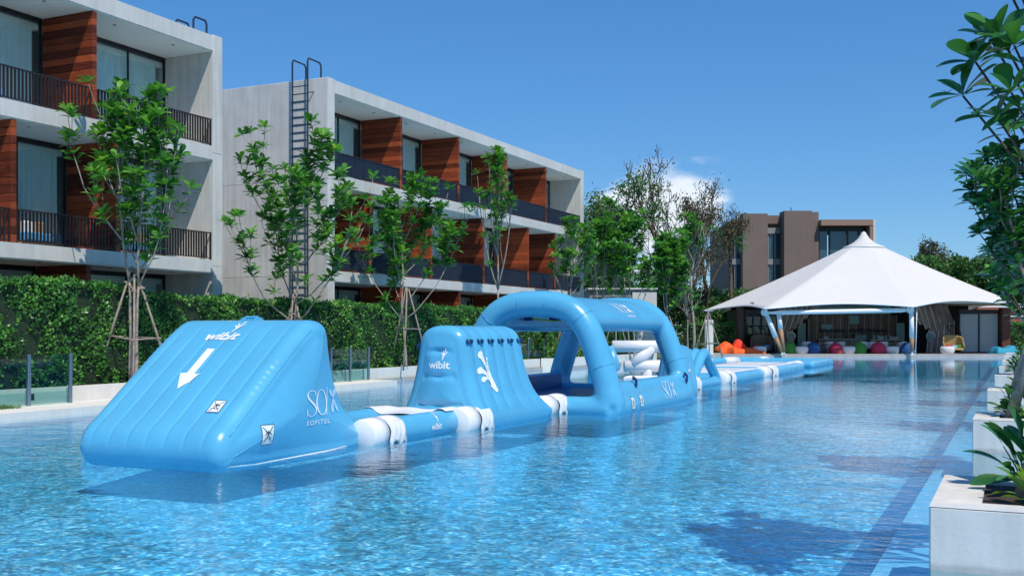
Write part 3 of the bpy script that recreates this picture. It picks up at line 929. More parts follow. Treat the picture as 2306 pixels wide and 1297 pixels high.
# ------------------------------------------------------------------ brown hotel far behind
bt = thing('apartment_building', 'brown rendered four storey block with deep vertical window slots behind the white tent', 'building', (*rd(31, 122).xy, 0))
def bpart(name, m, r0, r1, d0, d1, z0, z1, par=bt):
    g = MB(); rdbox(g, r0, r1, d0, d1, z0, z1); return g.build(name, m, par, world=True)
bpart('wall', M['brown_wall'], 24.9, 33.6, 121.2, 134, 0, 14.2)
bpart('wall_pier', M['brown_wall'], 25.9, 28.7, 119.6, 121.19, 0, 14.95)
bpart('wall_pier', M['brown_wall'], 30.4, 33.5, 119.0, 121.18, 0, 15.2)
bpart('roof_box', M['brown_wall'], 33.5, 34.5, 119.9, 127, 0, 15.15)
bpart('parapet', M['brown_wall'], 28.72, 30.38, 120.6, 121.17, 13.9, 14.85)
bpart('parapet', M['brown_wall'], 24.9, 25.88, 120.6, 121.17, 13.5, 14.4)
for (ra, rb) in ((28.75, 30.35), (24.95, 25.85)):
    for k, zt in enumerate((12.9, 9.4, 5.9)):
        o = bpart('window', M['far_glass'], ra + .25, rb, 121.0, 121.16, zt - 2.9, zt - .1)
        bpart('mullion', M['metal_black'], (ra + rb) / 2 + .1, (ra + rb) / 2 + .2, 120.9, 121.0, zt - 2.9, zt - .1, o)
        bpart('frame', M['grey_wall'], ra + .27, ra + .36, 120.85, 121.0, zt - 2.9, zt - .1, o)
        bpart('spandrel', M['grey_wall'], ra, rb, 120.7, 121.16, zt - .1, zt + .55)
# glazed right part under a projecting flat roof
bpart('roof', M['brown_trim'], 34.5, 40.3, 118.9, 131, 13.55, 14.2)
bpart('side_wall', M['concrete'], 40.3, 40.6, 118.9, 132, 0, 14.2)
bpart('floor_slab', M['brown_trim'], 34.5, 40.3, 119.0, 131, 9.35, 9.75)
bpart('floor_slab', M['brown_trim'], 34.5, 40.3, 119.0, 131, 5.85, 6.25)
bpart('corner_pier', M['brown_trim'], 39.95, 40.29, 118.95, 120, 0, 13.54)
for (z0, z1) in ((9.75, 13.55), (6.25, 9.35), (2.5, 5.85)):
    for (ra, rb) in ((34.55, 35.6), (35.75, 37.7), (37.8, 39.0), (39.1, 39.9)):
        o = bpart('window', M['far_glass'], ra, rb, 120.4, 120.5, z0 + .02, z1 - .02)
        bpart('frame', M['metal_black'], ra, ra + .14, 120.2, 120.39, z0 + .02, z1 - .02, o)
    bpart('lintel', M['metal_black'], 34.52, 39.93, 120.1, 120.19, z1 - .5, z1 - .02)
    bpart('balustrade', M['fence_glass'], 36.0, 39.9, 119.3, 119.34, z0 + .02, z0 + 1.0)
for k in range(5):
    g = MB(); rdbox(g, 40.601, 40.66, 121 + k * 2.1, 121.9 + k * 2.1, 11.3, 12.9); g.build('window', M['far_glass'], bt, world=True)
bpart('mast', M['metal_black'], 31.9, 31.98, 122, 122.08, 15.2, 15.9)

# low villa at the far right
t = thing('villa', 'low villa with rust red roof bands showing past the right end of the white tent', 'building', (*rd(42, 92).xy, 0))
for nm, m_, a_ in (('roof', 'roof_rust', (39.3, 47, 90, 98, 3.15, 3.75)), ('gutter', 'white_paint', (39.2, 47.2, 89.6, 90, 2.98, 3.1)), ('fascia', 'roof_rust', (39.5, 47, 89.7, 90, 2.55, 2.95)),
                   ('wall', 'grey_wall', (39.8, 47, 90.6, 97, 0, 3.1)), ('roof_ridge', 'white_paint', (39.4, 47, 91, 97, 3.8, 3.95))):
    g = MB(); rdbox(g, *a_); g.build(nm, M[m_], t, world=True)
for q in range(3):
    g = MB(); rdbox(g, 40.3 + q * 1.5, 41.3 + q * 1.5, 90.5, 90.59, .6, 2.5); g.build('window', M['far_glass'], t, world=True)

# ------------------------------------------------------------------ glass fences
def glass_fence(label, p0, p1, n, z0, h, group=None, pw=.07):
    p0 = Vector(p0); p1 = Vector(p1)
    t = thing('glass_fence', label, 'fence', (p0.x, p0.y, z0))
    dd = (p1 - p0) / n
    for i in range(n + 1):
        p = p0 + dd * i
        post = MB().bbox(p.x - pw / 2, p.x + pw / 2, p.y - pw * .55, p.y + pw * .55, z0, z0 + h + .01, .006).build('post', M['steel'], t, world=True)
        if i < n:
            q = p + dd; u = dd.normalized() * (pw * .6)
            MB().bar(Vector((p.x, p.y, z0 + h / 2 + .02)) + Vector((*u.xy, 0)), Vector((q.x, q.y, z0 + h / 2 + .02)) - Vector((*u.xy, 0)), .012, h - .04).build('pane', M['fence_glass'], t, world=True)
glass_fence('frameless glass fence with three steel posts on the coping at the left edge', (-19.62, 13.2), (-19.62, 17.75), 4, GZ, 1.12)
glass_fence('short glass fence between the blue slide and the blue climbing wall', (-19.66, 27.0), (-19.66, 30.25), 3, GZ, 1.10)
glass_fence('distant glass fence on the bank seen under the blue arch', (-20.6, 38.0), (-20.6, 52.5), 8, .42, 1.0, pw=.06)

# ------------------------------------------------------------------ vegetation
rngn = np.random.default_rng(7)
# unit leaf: obovate, folded along its midrib, in the xz sense: grows along +x, width y, up z
def leaf_template(L=.26, W=.11, droop=.18, fold=.22, fine=False):
    xs = [0, .22, .5, .78, 1.0]; ws = [.06, .5, .9, 1.0, .12]
    if fine: xs = [0, .1, .22, .36, .5, .64, .77, .88, .96, 1.0]; ws = [.05, .18, .40, .66, .88, 1.0, .97, .78, .42, .06]
    V = []
    for x, w in zip(xs, ws):
        z = -droop * x * x * L
        V += [(x * L, -w * W / 2, z + fold * w * W / 2), (x * L, 0, z), (x * L, w * W / 2, z + fold * w * W / 2)]
    F = []
    for i in range(len(xs) - 1):
        a = i * 3
        F += [(a, a + 3, a + 4, a + 1), (a + 1, a + 4, a + 5, a + 2)]
    return np.array(V, dtype=np.float32), np.array(F, dtype=np.int32)
def small_leaf_template(L=.08, W=.04):
    V = [(0, 0, 0), (L * .5, -W / 2, .006), (L, 0, -.01), (L * .5, W / 2, .006)]
    return np.array(V, dtype=np.float32), np.array([(0, 1, 2, 3)], dtype=np.int32)

def basis(d, roll=None, rng=random):
    d = Vector(d).normalized(); up = Vector((0, 0, 1))
    if abs(d.z) > .97: up = Vector((1, 0, 0))
    y = up.cross(d).normalized(); z = d.cross(y)
    m_ = Matrix((d, y, z)).transposed()
    if roll is not None: m_ = m_ @ Matrix.Rotation(roll, 3, 'X')
    return m_

def emit_leaves(parent, xfs, tmpl, m, n_parts=0, name='leaf', stuff_name='foliage'):
    """xfs: list of (pos, 3x3, scale) in the parent's local space; the first n_parts become leaf objects, the rest one mesh"""
    tv, tf = tmpl
    if n_parts:
        me = np_mesh(name, tv, tf, m); me.shade_smooth()
        for (p, b, s) in xfs[:n_parts]:
            o = link(name, me, parent)
            mm = Matrix.Translation(p) @ (b.to_4x4()) @ Matrix.Scale(s, 4)
            o.matrix_local = mm
        xfs = xfs[n_parts:]
    if xfs:
        B = np.array([[list(r) for r in b] for (_, b, _) in xfs], dtype=np.float32) * np.array([s for (_, _, s) in xfs], dtype=np.float32)[:, None, None]
        Pp = np.array([list(p) for (p, _, _) in xfs], dtype=np.float32)
        V = np.einsum('nij,kj->nki', B, tv) + Pp[:, None, :]
        k = len(tv)
        F = tf[None] + (np.arange(len(xfs)) * k)[:, None, None]
        me = np_mesh(stuff_name, V.reshape(-1, 3), F.reshape(-1, tf.shape[1]), m); me.shade_smooth()
        o = link(stuff_name, me, parent)
        if n_parts: o['kind'] = 'stuff'
        return o

def rosette(pos, axis, rng, n=9, size=1.0):
    out = []
    ax = Vector(axis).normalized(); bs = basis(ax)
    a0 = rng.uniform(0, 6.28)
    for i in range(n):
        a = a0 + i * 2.4; el = R(18 + 55 * (1 - i / n)) if i % 3 else R(62)
        # leaf direction = tilt away from axis
        d = bs @ Vector((math.sin(el) if False else math.cos(R(90) - el) * 0 + math.sin(R(90) - (R(90) - el)), 0, 0))
        tilt = R(84) - R(60) * (i / n) + rng.uniform(-.15, .15)
        side = bs @ Vector((0, math.cos(a), math.sin(a)))
        d = ax * math.cos(tilt) + side * math.sin(tilt)
        # leaf's upper face looks back along the axis
        z = (ax - d * ax.dot(d)).normalized(); y = z.cross(d)
        m_ = Matrix((d, y, z)).transposed()
        m_ = m_ @ Matrix.Rotation(rng.uniform(-.4, .4), 3, 'X')
        out.append((Vector(pos) + d * .01, m_, size * rng.uniform(.65, 1.12)))
    return out

def limb(p0, d0, L, r0, rng, n=6, rise=.25, wander=.18):
    pts = [Vector(p0)]; d = Vector(d0).normalized(); rr = [r0]
    for i in range(n):
        d = (d + Vector((rng.uniform(-1, 1), rng.uniform(-1, 1), rng.uniform(-.5, .5))) * wander + Vector((0, 0, rise / n * 2))).normalized()
        pts.append(pts[-1] + d * L / n); rr.append(r0 * (1 - .45 * (i + 1) / n))
    return pts, rr, d

def broadleaf_tree(label, base, height, width, seed, stems=1, fork=.35, n_ros=60, leaf=1.0, m='leaf', bark='bark_pale', n_parts=300,
                   spread=1.0, group=None, r0=.055, density=9, lean=(0, 0), cat='tree', extra=(), tmpl=None):
    rng = random.Random(seed)
    t = thing('broadleaf_tree', label, cat, base, group=group)
    limbs = []; tips = []; mids = []
    for s in range(stems):
        x = (s - (stems - 1) / 2) * .32
        top = height * fork * rng.uniform(.9, 1.1)
        p, r_, d = limb((x, rng.uniform(-.1, .1), 0), (lean[0] + x * .12, lean[1], 1), top, r0, rng, 7, .3, .06)
        limbs.append((p, r_))
        # leader
        lp, lr, ld = limb(p[-1], d + Vector((rng.uniform(-.1, .1), rng.uniform(-.1, .1), 1)), height * (1 - fork) * .8, r0 * .62, rng, 8, .5, .12)
        limbs.append((lp, lr)); tips.append((lp[-1], ld))
        nb = max(4, int(9 / stems * spread + 3))
        hubs = [(p[-1], .0)] + [(lp[i], i / 8) for i in (1, 2, 3, 4, 5, 6)]
        for b in range(nb):
            hp, hf = hubs[b % len(hubs)] if b else hubs[0]
            a = b * 2.4 + rng.uniform(-.4, .4)
            L = (height * (1 - fork)) * (.62 - .35 * hf) * rng.uniform(.75, 1.1)
            dd = Vector((math.cos(a) * spread, math.sin(a) * spread, .75 + hf * .5))
            q, qr, qd = limb(hp, dd, L, r0 * .5 * (1 - hf * .4), rng, 7, .7, .16)
            limbs.append((q, qr)); tips.append((q[-1], qd))
            for k in range(3 + (n_ros > 50)):
                i = rng.randint(2, 6)
                a2 = rng.uniform(0, 6.28)
                d2 = (qd + Vector((math.cos(a2), math.sin(a2), rng.uniform(-.1, .6))) * .9)
                w, wr, wd = limb(q[i], d2, L * rng.uniform(.25, .5), qr[i] * .55, rng, 4, .6, .2)
                limbs.append((w, wr)); tips.append((w[-1], wd))
                mids.append((w[2], wd)); mids.append((q[i], qd))
                if rng.random() < .55:
                    a3 = rng.uniform(0, 6.28)
                    w2, wr2, wd2 = limb(w[2], wd + Vector((math.cos(a3), math.sin(a3), .3)) * .9, L * .22, wr[2] * .6, rng, 3, .5, .2)
                    limbs.append((w2, wr2)); tips.append((w2[-1], wd2))
    # fit to the height and width asked for
    zs = max(p.z for l, _ in limbs for p in l); k = (height - .15) / zs
    xs = sorted(abs((p - Vector((lean[0] * 2, lean[1] * 2, 0))).xy.length) for p, _ in tips); kw = (width / 2 - .12 * leaf) / max(xs[int(len(xs) * .96) - 1], .01)
    def fit(p):
        f = min(1.0, max(0.0, p.z / (zs * fork * .9)))
        return Vector((p.x * (1 + (kw - 1) * f), p.y * (1 + (kw - 1) * f), p.z * k))
    tb = MB()
    for l, rr in limbs:
        thick = rr[0] > r0 * .55
        tb.tube([fit(p) for p in l], [max(x, .009) for x in rr], 7 if thick else 5)
    tb.build('trunk', M[bark], t, smooth=True)
    rng.shuffle(tips); rng.shuffle(mids)
    if n_ros > len(tips): tips = tips + mids[:n_ros - len(tips)]
    else: tips = tips[:int(n_ros * .7)] + mids[:int(n_ros * .3)]
    tips = [(fit(p), d) for p, d in tips][:n_ros]
    if extra:
        eb = MB()
        for (ex, ey, ez) in extra:
            q = Vector((ex - base[0], ey - base[1], ez - base[2])); s0 = Vector((0, 0, max(1.0, q.z * .62)))
            mid = s0.lerp(q, .55) + Vector((0, 0, -.12)); eb.tube([s0, s0.lerp(mid, .6), mid, q], [.02, .016, .013, .009], 5)
            tips.append((q, (q - mid).normalized()))
        eb.build('branch', M['bark_dark'], t, smooth=True)
    tips.sort(key=lambda q: -((q[0].x - (-base[0])) * 0 + q[0].dot(Vector((-base[0], -base[1], 0)).normalized())))
    xfs = []
    for p, d in tips:
        xfs += rosette(p, d + Vector((0, 0, .9)), rng, density, leaf)
        if rng.random() < .5: xfs += rosette(p - Vector(d).normalized() * .16, d + Vector((0, 0, .5)), rng, max(4, density // 2), leaf * .9)
    emit_leaves(t, xfs, tmpl or LEAF, M[m], n_parts)
    return t
LEAF_FINE = leaf_template(.30, .135, droop=.24, fold=.26, fine=True)
LEAF = leaf_template(.28, .13)

def stakes(label, base, top_h, spread, n=3, bars=(.45,), seed=0, group=None, r=.035, ang0=.4):
    rng = random.Random(seed)
    t = thing('tree_stakes', label, 'tree stakes', base, group=group)
    feet = []
    for i in range(n):
        a = ang0 + i * 2 * PI / n
        f = Vector((math.cos(a) * spread, math.sin(a) * spread, -.03)); tp = Vector((math.cos(a) * .05, math.sin(a) * .05, top_h * rng.uniform(.93, 1.05)))
        feet.append((f, tp))
        MB().tube([f, f.lerp(tp, .5) + Vector((rng.uniform(-.02, .02), 0, 0)), tp], [r, r * .9, r * .75], 7).build('pole', M['pole_wood'], t, smooth=True)
    for b in bars:
        for i in range(n):
            f, tp = feet[i]; g_, tq = feet[(i + 1) % n]
            p = f.lerp(tp, b); q = g_.lerp(tq, b); e = (q - p).normalized() * .1
            MB().tube([p - e, q + e], r * .62, 6).build('crossbar', M['pole_wood'], t, smooth=True)
    return t

BX = -20.5
broadleaf_tree('two-stemmed young tree in front of the nearest hotel wing, left of the slide', (BX + .25, 20.35, .4), 7.85, 2.75, 11, stems=2, fork=.34, leaf=1.12, n_ros=190, r0=.05, density=9, spread=.9)
stakes('four grey props with crossbars holding the two-stemmed tree', (BX + .25, 20.35, .42), 3.0, .95, 4, (.42, .86), 3, ang0=.75)
broadleaf_tree('wide vase-shaped young tree before the concrete end wall with the ladder', (BX + .3, 26.9, .4), 7.85, 4.9, 23, stems=1, fork=.20, leaf=1.15, n_ros=230, r0=.055, spread=1.3)
stakes('small tight tripod tied below the vase-shaped tree, behind the slide', (BX + .3, 26.9, .42), 2.5, .55, 4, (.75,), 4, ang0=.2)
broadleaf_tree('dense bright young tree just right of the vase-shaped tree, before the second wing', (BX + .4, 33.5, .4), 7.3, 4.0, 31, stems=1, fork=.26, leaf=1.15, n_ros=230, r0=.05, spread=1.2, density=10)
stakes('tripod of leaning poles under the dense bright tree by the climbing wall', (BX + .4, 33.5, .42), 2.9, .85, 3, (.5,), 5, ang0=.9)
broadleaf_tree('tall thin sparse young tree rising behind the blue arch', (BX + .5, 40.9, .4), 9.4, 2.1, 43, stems=1, fork=.34, leaf=1.1, n_ros=75, r0=.07, spread=.6, density=9)
stakes('poles and crossbars at the foot of the tall thin tree seen under the arch', (BX + .5, 40.9, .42), 2.6, .9, 4, (.5,), 6)
broadleaf_tree('small young tree at the far corner of the second wing', (BX + .6, 48.6, .4), 7.1, 2.9, 57, stems=1, fork=.40, n_ros=100, r0=.06, spread=1.0, leaf=1.1)
stakes('poles under the small tree at the far corner of the second wing', (BX + .6, 48.6, .42), 2.4, .9, 4, (.5,), 7)
def ft(label, r, d, h, w, seed, **k):
    p = rd(r, d, .15); return broadleaf_tree(label, (p.x, p.y, .15), h, w, seed, **k)
GY = 'young trees beyond the second wing'
ft('slim multi-stemmed young tree first past the second wing', 4.6, 57, 7.7, 3.2, 61, stems=3, fork=.38, n_ros=150, leaf=1.45, n_parts=60, group=GY)
ft('tall leafy young tree centred above the blue arch, with yellowish tips', 6.5, 58, 8.9, 3.4, 67, stems=2, fork=.30, n_ros=190, leaf=1.45, n_parts=60, group=GY)
ft('dark dense young tree above the right shoulder of the arch', 8.6, 59, 7.3, 2.8, 71, stems=1, fork=.35, n_ros=200, leaf=1.4, n_parts=60, density=11, group=GY)
ft('tall pale-trunked sparse tree just left of the tent tip', 10.6, 62, 8.6, 2.8, 73, stems=1, fork=.58, n_ros=60, leaf=1.2, n_parts=60, r0=.10, group=GY)
ft('low sparse sapling beside the white pillar', 10.2, 61.5, 5.2, 2.0, 79, stems=1, fork=.5, n_ros=18, n_parts=0, group=GY)
p = rd(8.6, 59.0, .15); stakes('four props tied round the dark dense young tree', (p.x, p.y, .13), 2.8, .9, 4, (.35, .75), 8)
p = rd(11.2, 61.0, .15); stakes('four props round the pale-trunked tree by the tent tip', (p.x, p.y, .13), 2.8, .9, 4, (.35, .75), 9)
p = rd(5.6, 57.5, .15); stakes('props round the leafy young tree seen through the arch side', (p.x, p.y, .13), 2.6, .9, 4, (.4, .8), 10)

# ---- hedges: a dark core and a thick shell of small leaves
def hedge(label, x0, x1, y0, y1, z0, z1, seed, dens=420, leaf=1.0, frame=None, sides=('x1', 'y0', 'top'), cat='hedge'):
    rng = np.random.default_rng(seed)
    base = (x1, (y0 + y1) / 2, z0) if frame is None else tuple(frame(x1, (y0 + y1) / 2, z0))
    t = thing('hedge', label, cat, base)
    F_ = (lambda a, b, c: Vector((a, b, c))) if frame is None else frame
    c = MB(); e = .12
    ps = [F_(x0, y0 + e, 0), F_(x1 - e, y0 + e, 0), F_(x1 - e, y1 - e, 0), F_(x0, y1 - e, 0)]
    c.prism([(p.x, p.y) for p in ps], z0, z1 - e); c.build('core', M['hedge_core'], t, world=True)
    P_ = []; N_ = []
    def patch(n, f, nrm):
        a = rng.random((n, 2)); P_.append(f(a)); N_.append(np.tile(nrm, (n, 1)))
    lump = lambda u, v: .10 * np.sin(u * 2.1 + 1.3 * np.sin(v * 3.0)) + .07 * np.sin(u * 5.3 + v * 4.1) + .05 * np.sin(u * 11 - v * 9)
    if 'x1' in sides:
        n_ = int((y1 - y0) * (z1 - z0) * dens)
        def f(a):
            y = y0 + a[:, 0] * (y1 - y0); z = z0 + a[:, 1] * (z1 - z0)
            return np.stack([x1 - .06 + lump(y, z) * .7 - rng.random(len(a)) ** 2 * .16, y, z], 1)
        patch(n_, f, (1, 0, .35))
    if 'y0' in sides:
        n_ = int((x1 - x0) * (z1 - z0) * dens)
        def f(a):
            x = x0 + a[:, 0] * (x1 - x0); z = z0 + a[:, 1] * (z1 - z0)
            return np.stack([x, y0 + .06 - lump(x, z) * .7 + rng.random(len(a)) ** 2 * .16, z], 1)
        patch(n_, f, (0, -1, .35))
    if 'top' in sides:
        n_ = int((x1 - x0) * (y1 - y0) * dens)
        def f(a):
            x = x0 + a[:, 0] * (x1 - x0); y = y0 + a[:, 1] * (y1 - y0)
            return np.stack([x, y, z1 - .05 + lump(y, x) * .6 - rng.random(len(a)) ** 2 * .1 + (rng.random(len(a)) > .97) * rng.random(len(a)) * .12], 1)
        patch(n_, f, (0, 0, 1))
    P = np.concatenate(P_); N = np.concatenate(N_)
    n_ = len(P)
    D = rng.normal(size=(n_, 3)) * .75 + N * .55 + np.array([0, 0, .25]); D /= np.linalg.norm(D, axis=1, keepdims=True)
    U = N + rng.normal(size=(n_, 3)) * .55
    Y = np.cross(U, D); Y /= np.linalg.norm(Y, axis=1, keepdims=True) + 1e-9
    Z = np.cross(D, Y)
    tv, tf = small_leaf_template(.105 * leaf, .052 * leaf)
    S = rng.uniform(.7, 1.3, size=(n_, 1, 1))
    V = P[:, None, :] + (tv[None, :, 0:1] * D[:, None] + tv[None, :, 1:2] * Y[:, None] + tv[None, :, 2:3] * Z[:, None]) * S
    V = V.reshape(-1, 3)
    if frame is not None:
        o_ = np.array(rd(0, 0)); A = np.array([list(RT), list(FW), [0, 0, 1]])
        V = V @ A
    V = V - np.array(base)
    Fc = (tf[None] + (np.arange(n_) * 4)[:, None, None]).reshape(-1, 4)
    link('foliage', np_mesh('foliage', V, Fc, M['leaf_hedge']), t)
    return t
frd = lambda a, b, c: rd(a, b, c)
hedge('taller block of clipped hedge at the left edge, in front of the nearest wing', -21.7, -20.62, 8.5, 20.9, .35, 3.02, 1, dens=520)
hedge('long clipped hedge running behind the slide and climbing wall to the arch', -21.7, -20.66, 20.95, 47.0, .35, 2.76, 2, dens=430)
hedge('farther lower clipped hedge seen through the arch side opening', -21.5, -20.4, 47.1, 60.5, .35, 2.3, 3, dens=240, leaf=1.35)
hedge('clipped hedge behind the orange bean bags', 13.2, 16.6, 79.0, 80.2, .15, 2.35, 4, dens=160, leaf=1.6, frame=frd, sides=('y0', 'top'))
hedge('bright clipped hedge at the right end of the pavilion', 35.8, 40.5, 81.0, 82.4, .15, 2.35, 5, dens=160, leaf=1.6, frame=frd, sides=('y0', 'top'))
hedge('clipped hedge glimpsed through the left glass room', 14.0, 21.6, 86.5, 87.2, .15, 3.6, 6, dens=110, leaf=1.8, frame=frd, sides=('y0', 'top'))

def leafy_mass(label, base, lobes, n, leaf=.35, seed=0, m='leaf_far', name='evergreen_tree', cat='tree', trunk_h=None, group=None):
    rng = np.random.default_rng(seed); b = Vector(base)
    t = thing(name, label, cat, base, group=group)
    L = np.array(lobes, dtype=np.float64)     # x y z rx rz local
    # every lobe breaks up into smaller clumps
    C = []
    for (x, y, z, rx, rz) in lobes:
        for k in range(9):
            v = rng.normal(size=3); v /= np.linalg.norm(v)
            if v[2] < -.3: v[2] *= -.5
            C.append((x + v[0] * rx * .72, y + v[1] * rx * .72, z + v[2] * rz * .72, rx * rng.uniform(.3, .5), rz * rng.uniform(.3, .5)))
    C = np.array(C)
    w = C[:, 3] ** 2; w /= w.sum()
    idx = rng.choice(len(C), size=n, p=w)
    v = rng.normal(size=(n, 3)); v /= np.linalg.norm(v, axis=1, keepdims=True)
    rad = rng.uniform(.55, 1.08, size=(n, 1))
    P = C[idx, :3] + v * rad * np.stack([C[idx, 3], C[idx, 3], C[idx, 4]], 1)
    D = v + rng.normal(size=(n, 3)) * .8; D /= np.linalg.norm(D, axis=1, keepdims=True)
    U = v + rng.normal(size=(n, 3)) * .6
    Y = np.cross(U, D); Y /= np.linalg.norm(Y, axis=1, keepdims=True) + 1e-9
    Z = np.cross(D, Y); tv, tf = small_leaf_template(leaf, leaf * .5)
    S = rng.uniform(.6, 1.3, size=(n, 1, 1))
    V = (P[:, None, :] + (tv[None, :, 0:1] * D[:, None] + tv[None, :, 1:2] * Y[:, None] + tv[None, :, 2:3] * Z[:, None]) * S).reshape(-1, 3)
    Fc = (tf[None] + (np.arange(n) * 4)[:, None, None]).reshape(-1, 4)
    link('crown', np_mesh('crown', V, Fc, M[m]), t)
    tb = MB(); tz = trunk_h or max(l[2] for l in lobes)
    tb.tube([(0, 0, -.1), (.1, 0, tz * .5), (0, 0, tz)], [.25, .18, .08], 7)
    for (x, y, z, rx, rz) in lobes: tb.tube([(0, 0, tz * .4), (x * .5, y * .5, tz * .6), (x, y, z)], [.12, .08, .04], 5)
    tb.build('trunk', M['bark_dark'], t, smooth=True)
    return t
def lm(label, r, d, lobes, n, **k):
    p = rd(r, d, 0)
    L = []
    for (a, b_, z, rx, rz) in lobes:
        q = RT * a + FW * b_; L.append((q.x, q.y, z, rx, rz))
    return leafy_mass(label, (p.x, p.y, 0), L, n, **k)
GT = 'evergreen garden trees behind the pavilion'
lm('dense dark shrub mass left of the brown block, over the tent tip', 18.5, 92, [(0, 0, 3.0, 2.6, 2.2), (-2.2, 1, 3.8, 2.4, 2.0), (2.6, 0, 2.6, 2.6, 2.6), (3.6, 0, 4.4, 1.8, 1.5)], 15000, leaf=.34, seed=2)
lm('dark bushy tree behind the young trees, centre', 12.0, 91, [(0, 0, 4.0, 2.4, 3.2), (1.8, 0, 5.0, 2.0, 2.2), (-2, 0, 3.4, 2.0, 2.6), (3.6, 0, 3.0, 2.0, 2.4)], 15000, leaf=.32, seed=3)
lm('bushy tree between the second wing and the pale-trunked tree', 6.8, 78, [(0, 0, 5.2, 2.2, 2.6), (-2.0, 0, 6.0, 1.8, 2.2), (1.2, 1, 3.0, 2.2, 2.4)], 11000, leaf=.32, seed=4)
lm('rounded green tree rising behind the tent at right, leftmost of the pair', 40.8, 106, [(0, 0, 7.2, 3.0, 2.5), (-2.6, 0, 6.0, 2.2, 2.0), (2.4, 0, 6.4, 2.6, 2.2)], 17000, leaf=.42, seed=5, group=GT)
lm('rounded green tree behind the tent at right, beside the near branches', 46.6, 106, [(0, 0, 6.6, 3.0, 2.6), (-2.0, 0, 7.4, 2.0, 1.6), (2.8, 0, 5.6, 2.8, 2.4), (-1, 0, 4.2, 3.0, 2.0)], 17000, leaf=.42, seed=6, group=GT)
lm('low dark bushes behind the right end of the tent', 43.5, 99, [(0, 0, 2.8, 3.0, 2.0), (4.0, 0, 3.0, 3.0, 2.2), (-4, 0, 3.4, 2.6, 2.0)], 12000, leaf=.38, seed=8)
lm('reddish feathery casuarina above the green trees at right', 47.0, 118, [(0, 0, 9.6, 1.9, 2.4), (.8, 0, 8.2, 2.2, 1.8), (-1.2, 0, 10.0, .7, 2.8)], 5200, leaf=.28, seed=7, m='leaf_dry', name='casuarina_tree')

def bare_tree(label, r, d, h, w, seed, leaf_n=900, m='leaf_dry', trunk=.2, fork=.4, lean=0.0, depth=5, leafs=.22):
    rng = random.Random(seed); p = rd(r, d, 0)
    t = thing('bare_tree', label, 'tree', (p.x, p.y, 0))
    segs = []; tips = []
    def grow(p0, dd, L, rad, k):
        n_ = 4; pts = [p0]; v = dd
        for i in range(n_):
            v = (v + Vector((rng.uniform(-1, 1), rng.uniform(-1, 1), rng.uniform(-.6, .6))) * .24).normalized()
            pts.append(pts[-1] + v * L / n_)
        segs.append((pts, [rad * (1 - .1 * i) for i in range(n_ + 1)]))
        if k >= depth:
            tips.append((pts[-1], v)); tips.append((pts[2], v)); return
        nb = 3 if k else 4
        for b in range(nb):
            a = rng.uniform(0, 6.28); up = .45 if k < 2 else .15
            side = Vector((math.cos(a), math.sin(a), 0))
            q = pts[-1] if b < 2 else pts[rng.randint(2, 3)]
            grow(q, (v * .75 + side * rng.uniform(.5, .95) + Vector((0, 0, up))).normalized(), L * rng.uniform(.58, .78), rad * .6, k + 1)
    grow(Vector((0, 0, 0)), Vector((lean, 0, 1)).normalized(), h * fork, trunk, 0)
    zs = max(q.z for l, _ in segs for q in l); xs = sorted(q.xy.length for q, _ in tips)
    kz = h / zs; kx = w / 2 / xs[int(len(xs) * .95)]
    fit = lambda q: Vector((q.x * kx, q.y * kx, q.z * kz))
    tb = MB()
    for l, rr in segs: tb.tube([fit(q) for q in l], [max(x, .028) for x in rr], 6 if rr[0] > .05 else 3, cap=False)
    tb.build('trunk', M['bark_dark'], t, smooth=True)
    xfs = []
    for i in range(leaf_n):
        q, v = rng.choice(tips)
        q = fit(q) + Vector((rng.gauss(0, .3), rng.gauss(0, .3), rng.gauss(-.1, .3)))
        dd = Vector((rng.gauss(0, .6), rng.gauss(0, .6), -1)) if m == 'leaf_dry' else Vector((rng.gauss(0, 1), rng.gauss(0, 1), rng.gauss(0, 1)))
        xfs.append((q, basis(dd, rng.uniform(0, 6.28)), rng.uniform(.6, 1.2)))
    emit_leaves(t, xfs, small_leaf_template(leafs, leafs * .42), M[m], 0, stuff_name='crown')
    return t
bare_tree('tallest nearly bare tree standing in front of the cloud', 12.4, 88, 17.2, 7.8, 5, 1300, fork=.42, leafs=.24)
bare_tree('nearly bare wide twiggy tree between the tallest one and the brown block', 16.3, 90, 14.3, 9.5, 9, 4200, fork=.34, leafs=.24)
bare_tree('half leafy tree with thin crown just past the roof corner of the second wing', 7.4, 84, 14.3, 7.4, 14, 5500, m='leaf_far', fork=.40, leafs=.34)
bare_tree('low tangled leafless thicket tree behind the young trees', 13.8, 84, 9.5, 8.0, 19, 2500, fork=.3, leafs=.25)

# far belt of trees closing the view
bg = np.random.default_rng(31); nn_ = 26000
rr_ = bg.uniform(-60, 95, nn_); zz_ = bg.random(nn_) ** .7 * (6.2 + 1.6 * np.sin(rr_ * .35) + 1.1 * np.sin(rr_ * .9 + 1)); dd_ = 148 + bg.normal(size=nn_) * 1.5
P = np.array(RT)[None] * rr_[:, None] + np.array(FW)[None] * dd_[:, None]; P[:, 2] = zz_
D = bg.normal(size=(nn_, 3)); D /= np.linalg.norm(D, axis=1, keepdims=True); S_ = bg.normal(size=(nn_, 3)) + np.array(FW) * -.8
Y = np.cross(D, S_); Y /= np.linalg.norm(Y, axis=1, keepdims=True)
V = np.stack([P - D * .45, P - Y * .3, P + D * .45, P + Y * .3], 1).reshape(-1, 3)
o = link('far_trees', np_mesh('far_trees', V, np.arange(nn_ * 4).reshape(-1, 4), M['leaf_far'])); tag(o, 'low far belt of dense trees closing the view behind everything', 'trees', kind='stuff')

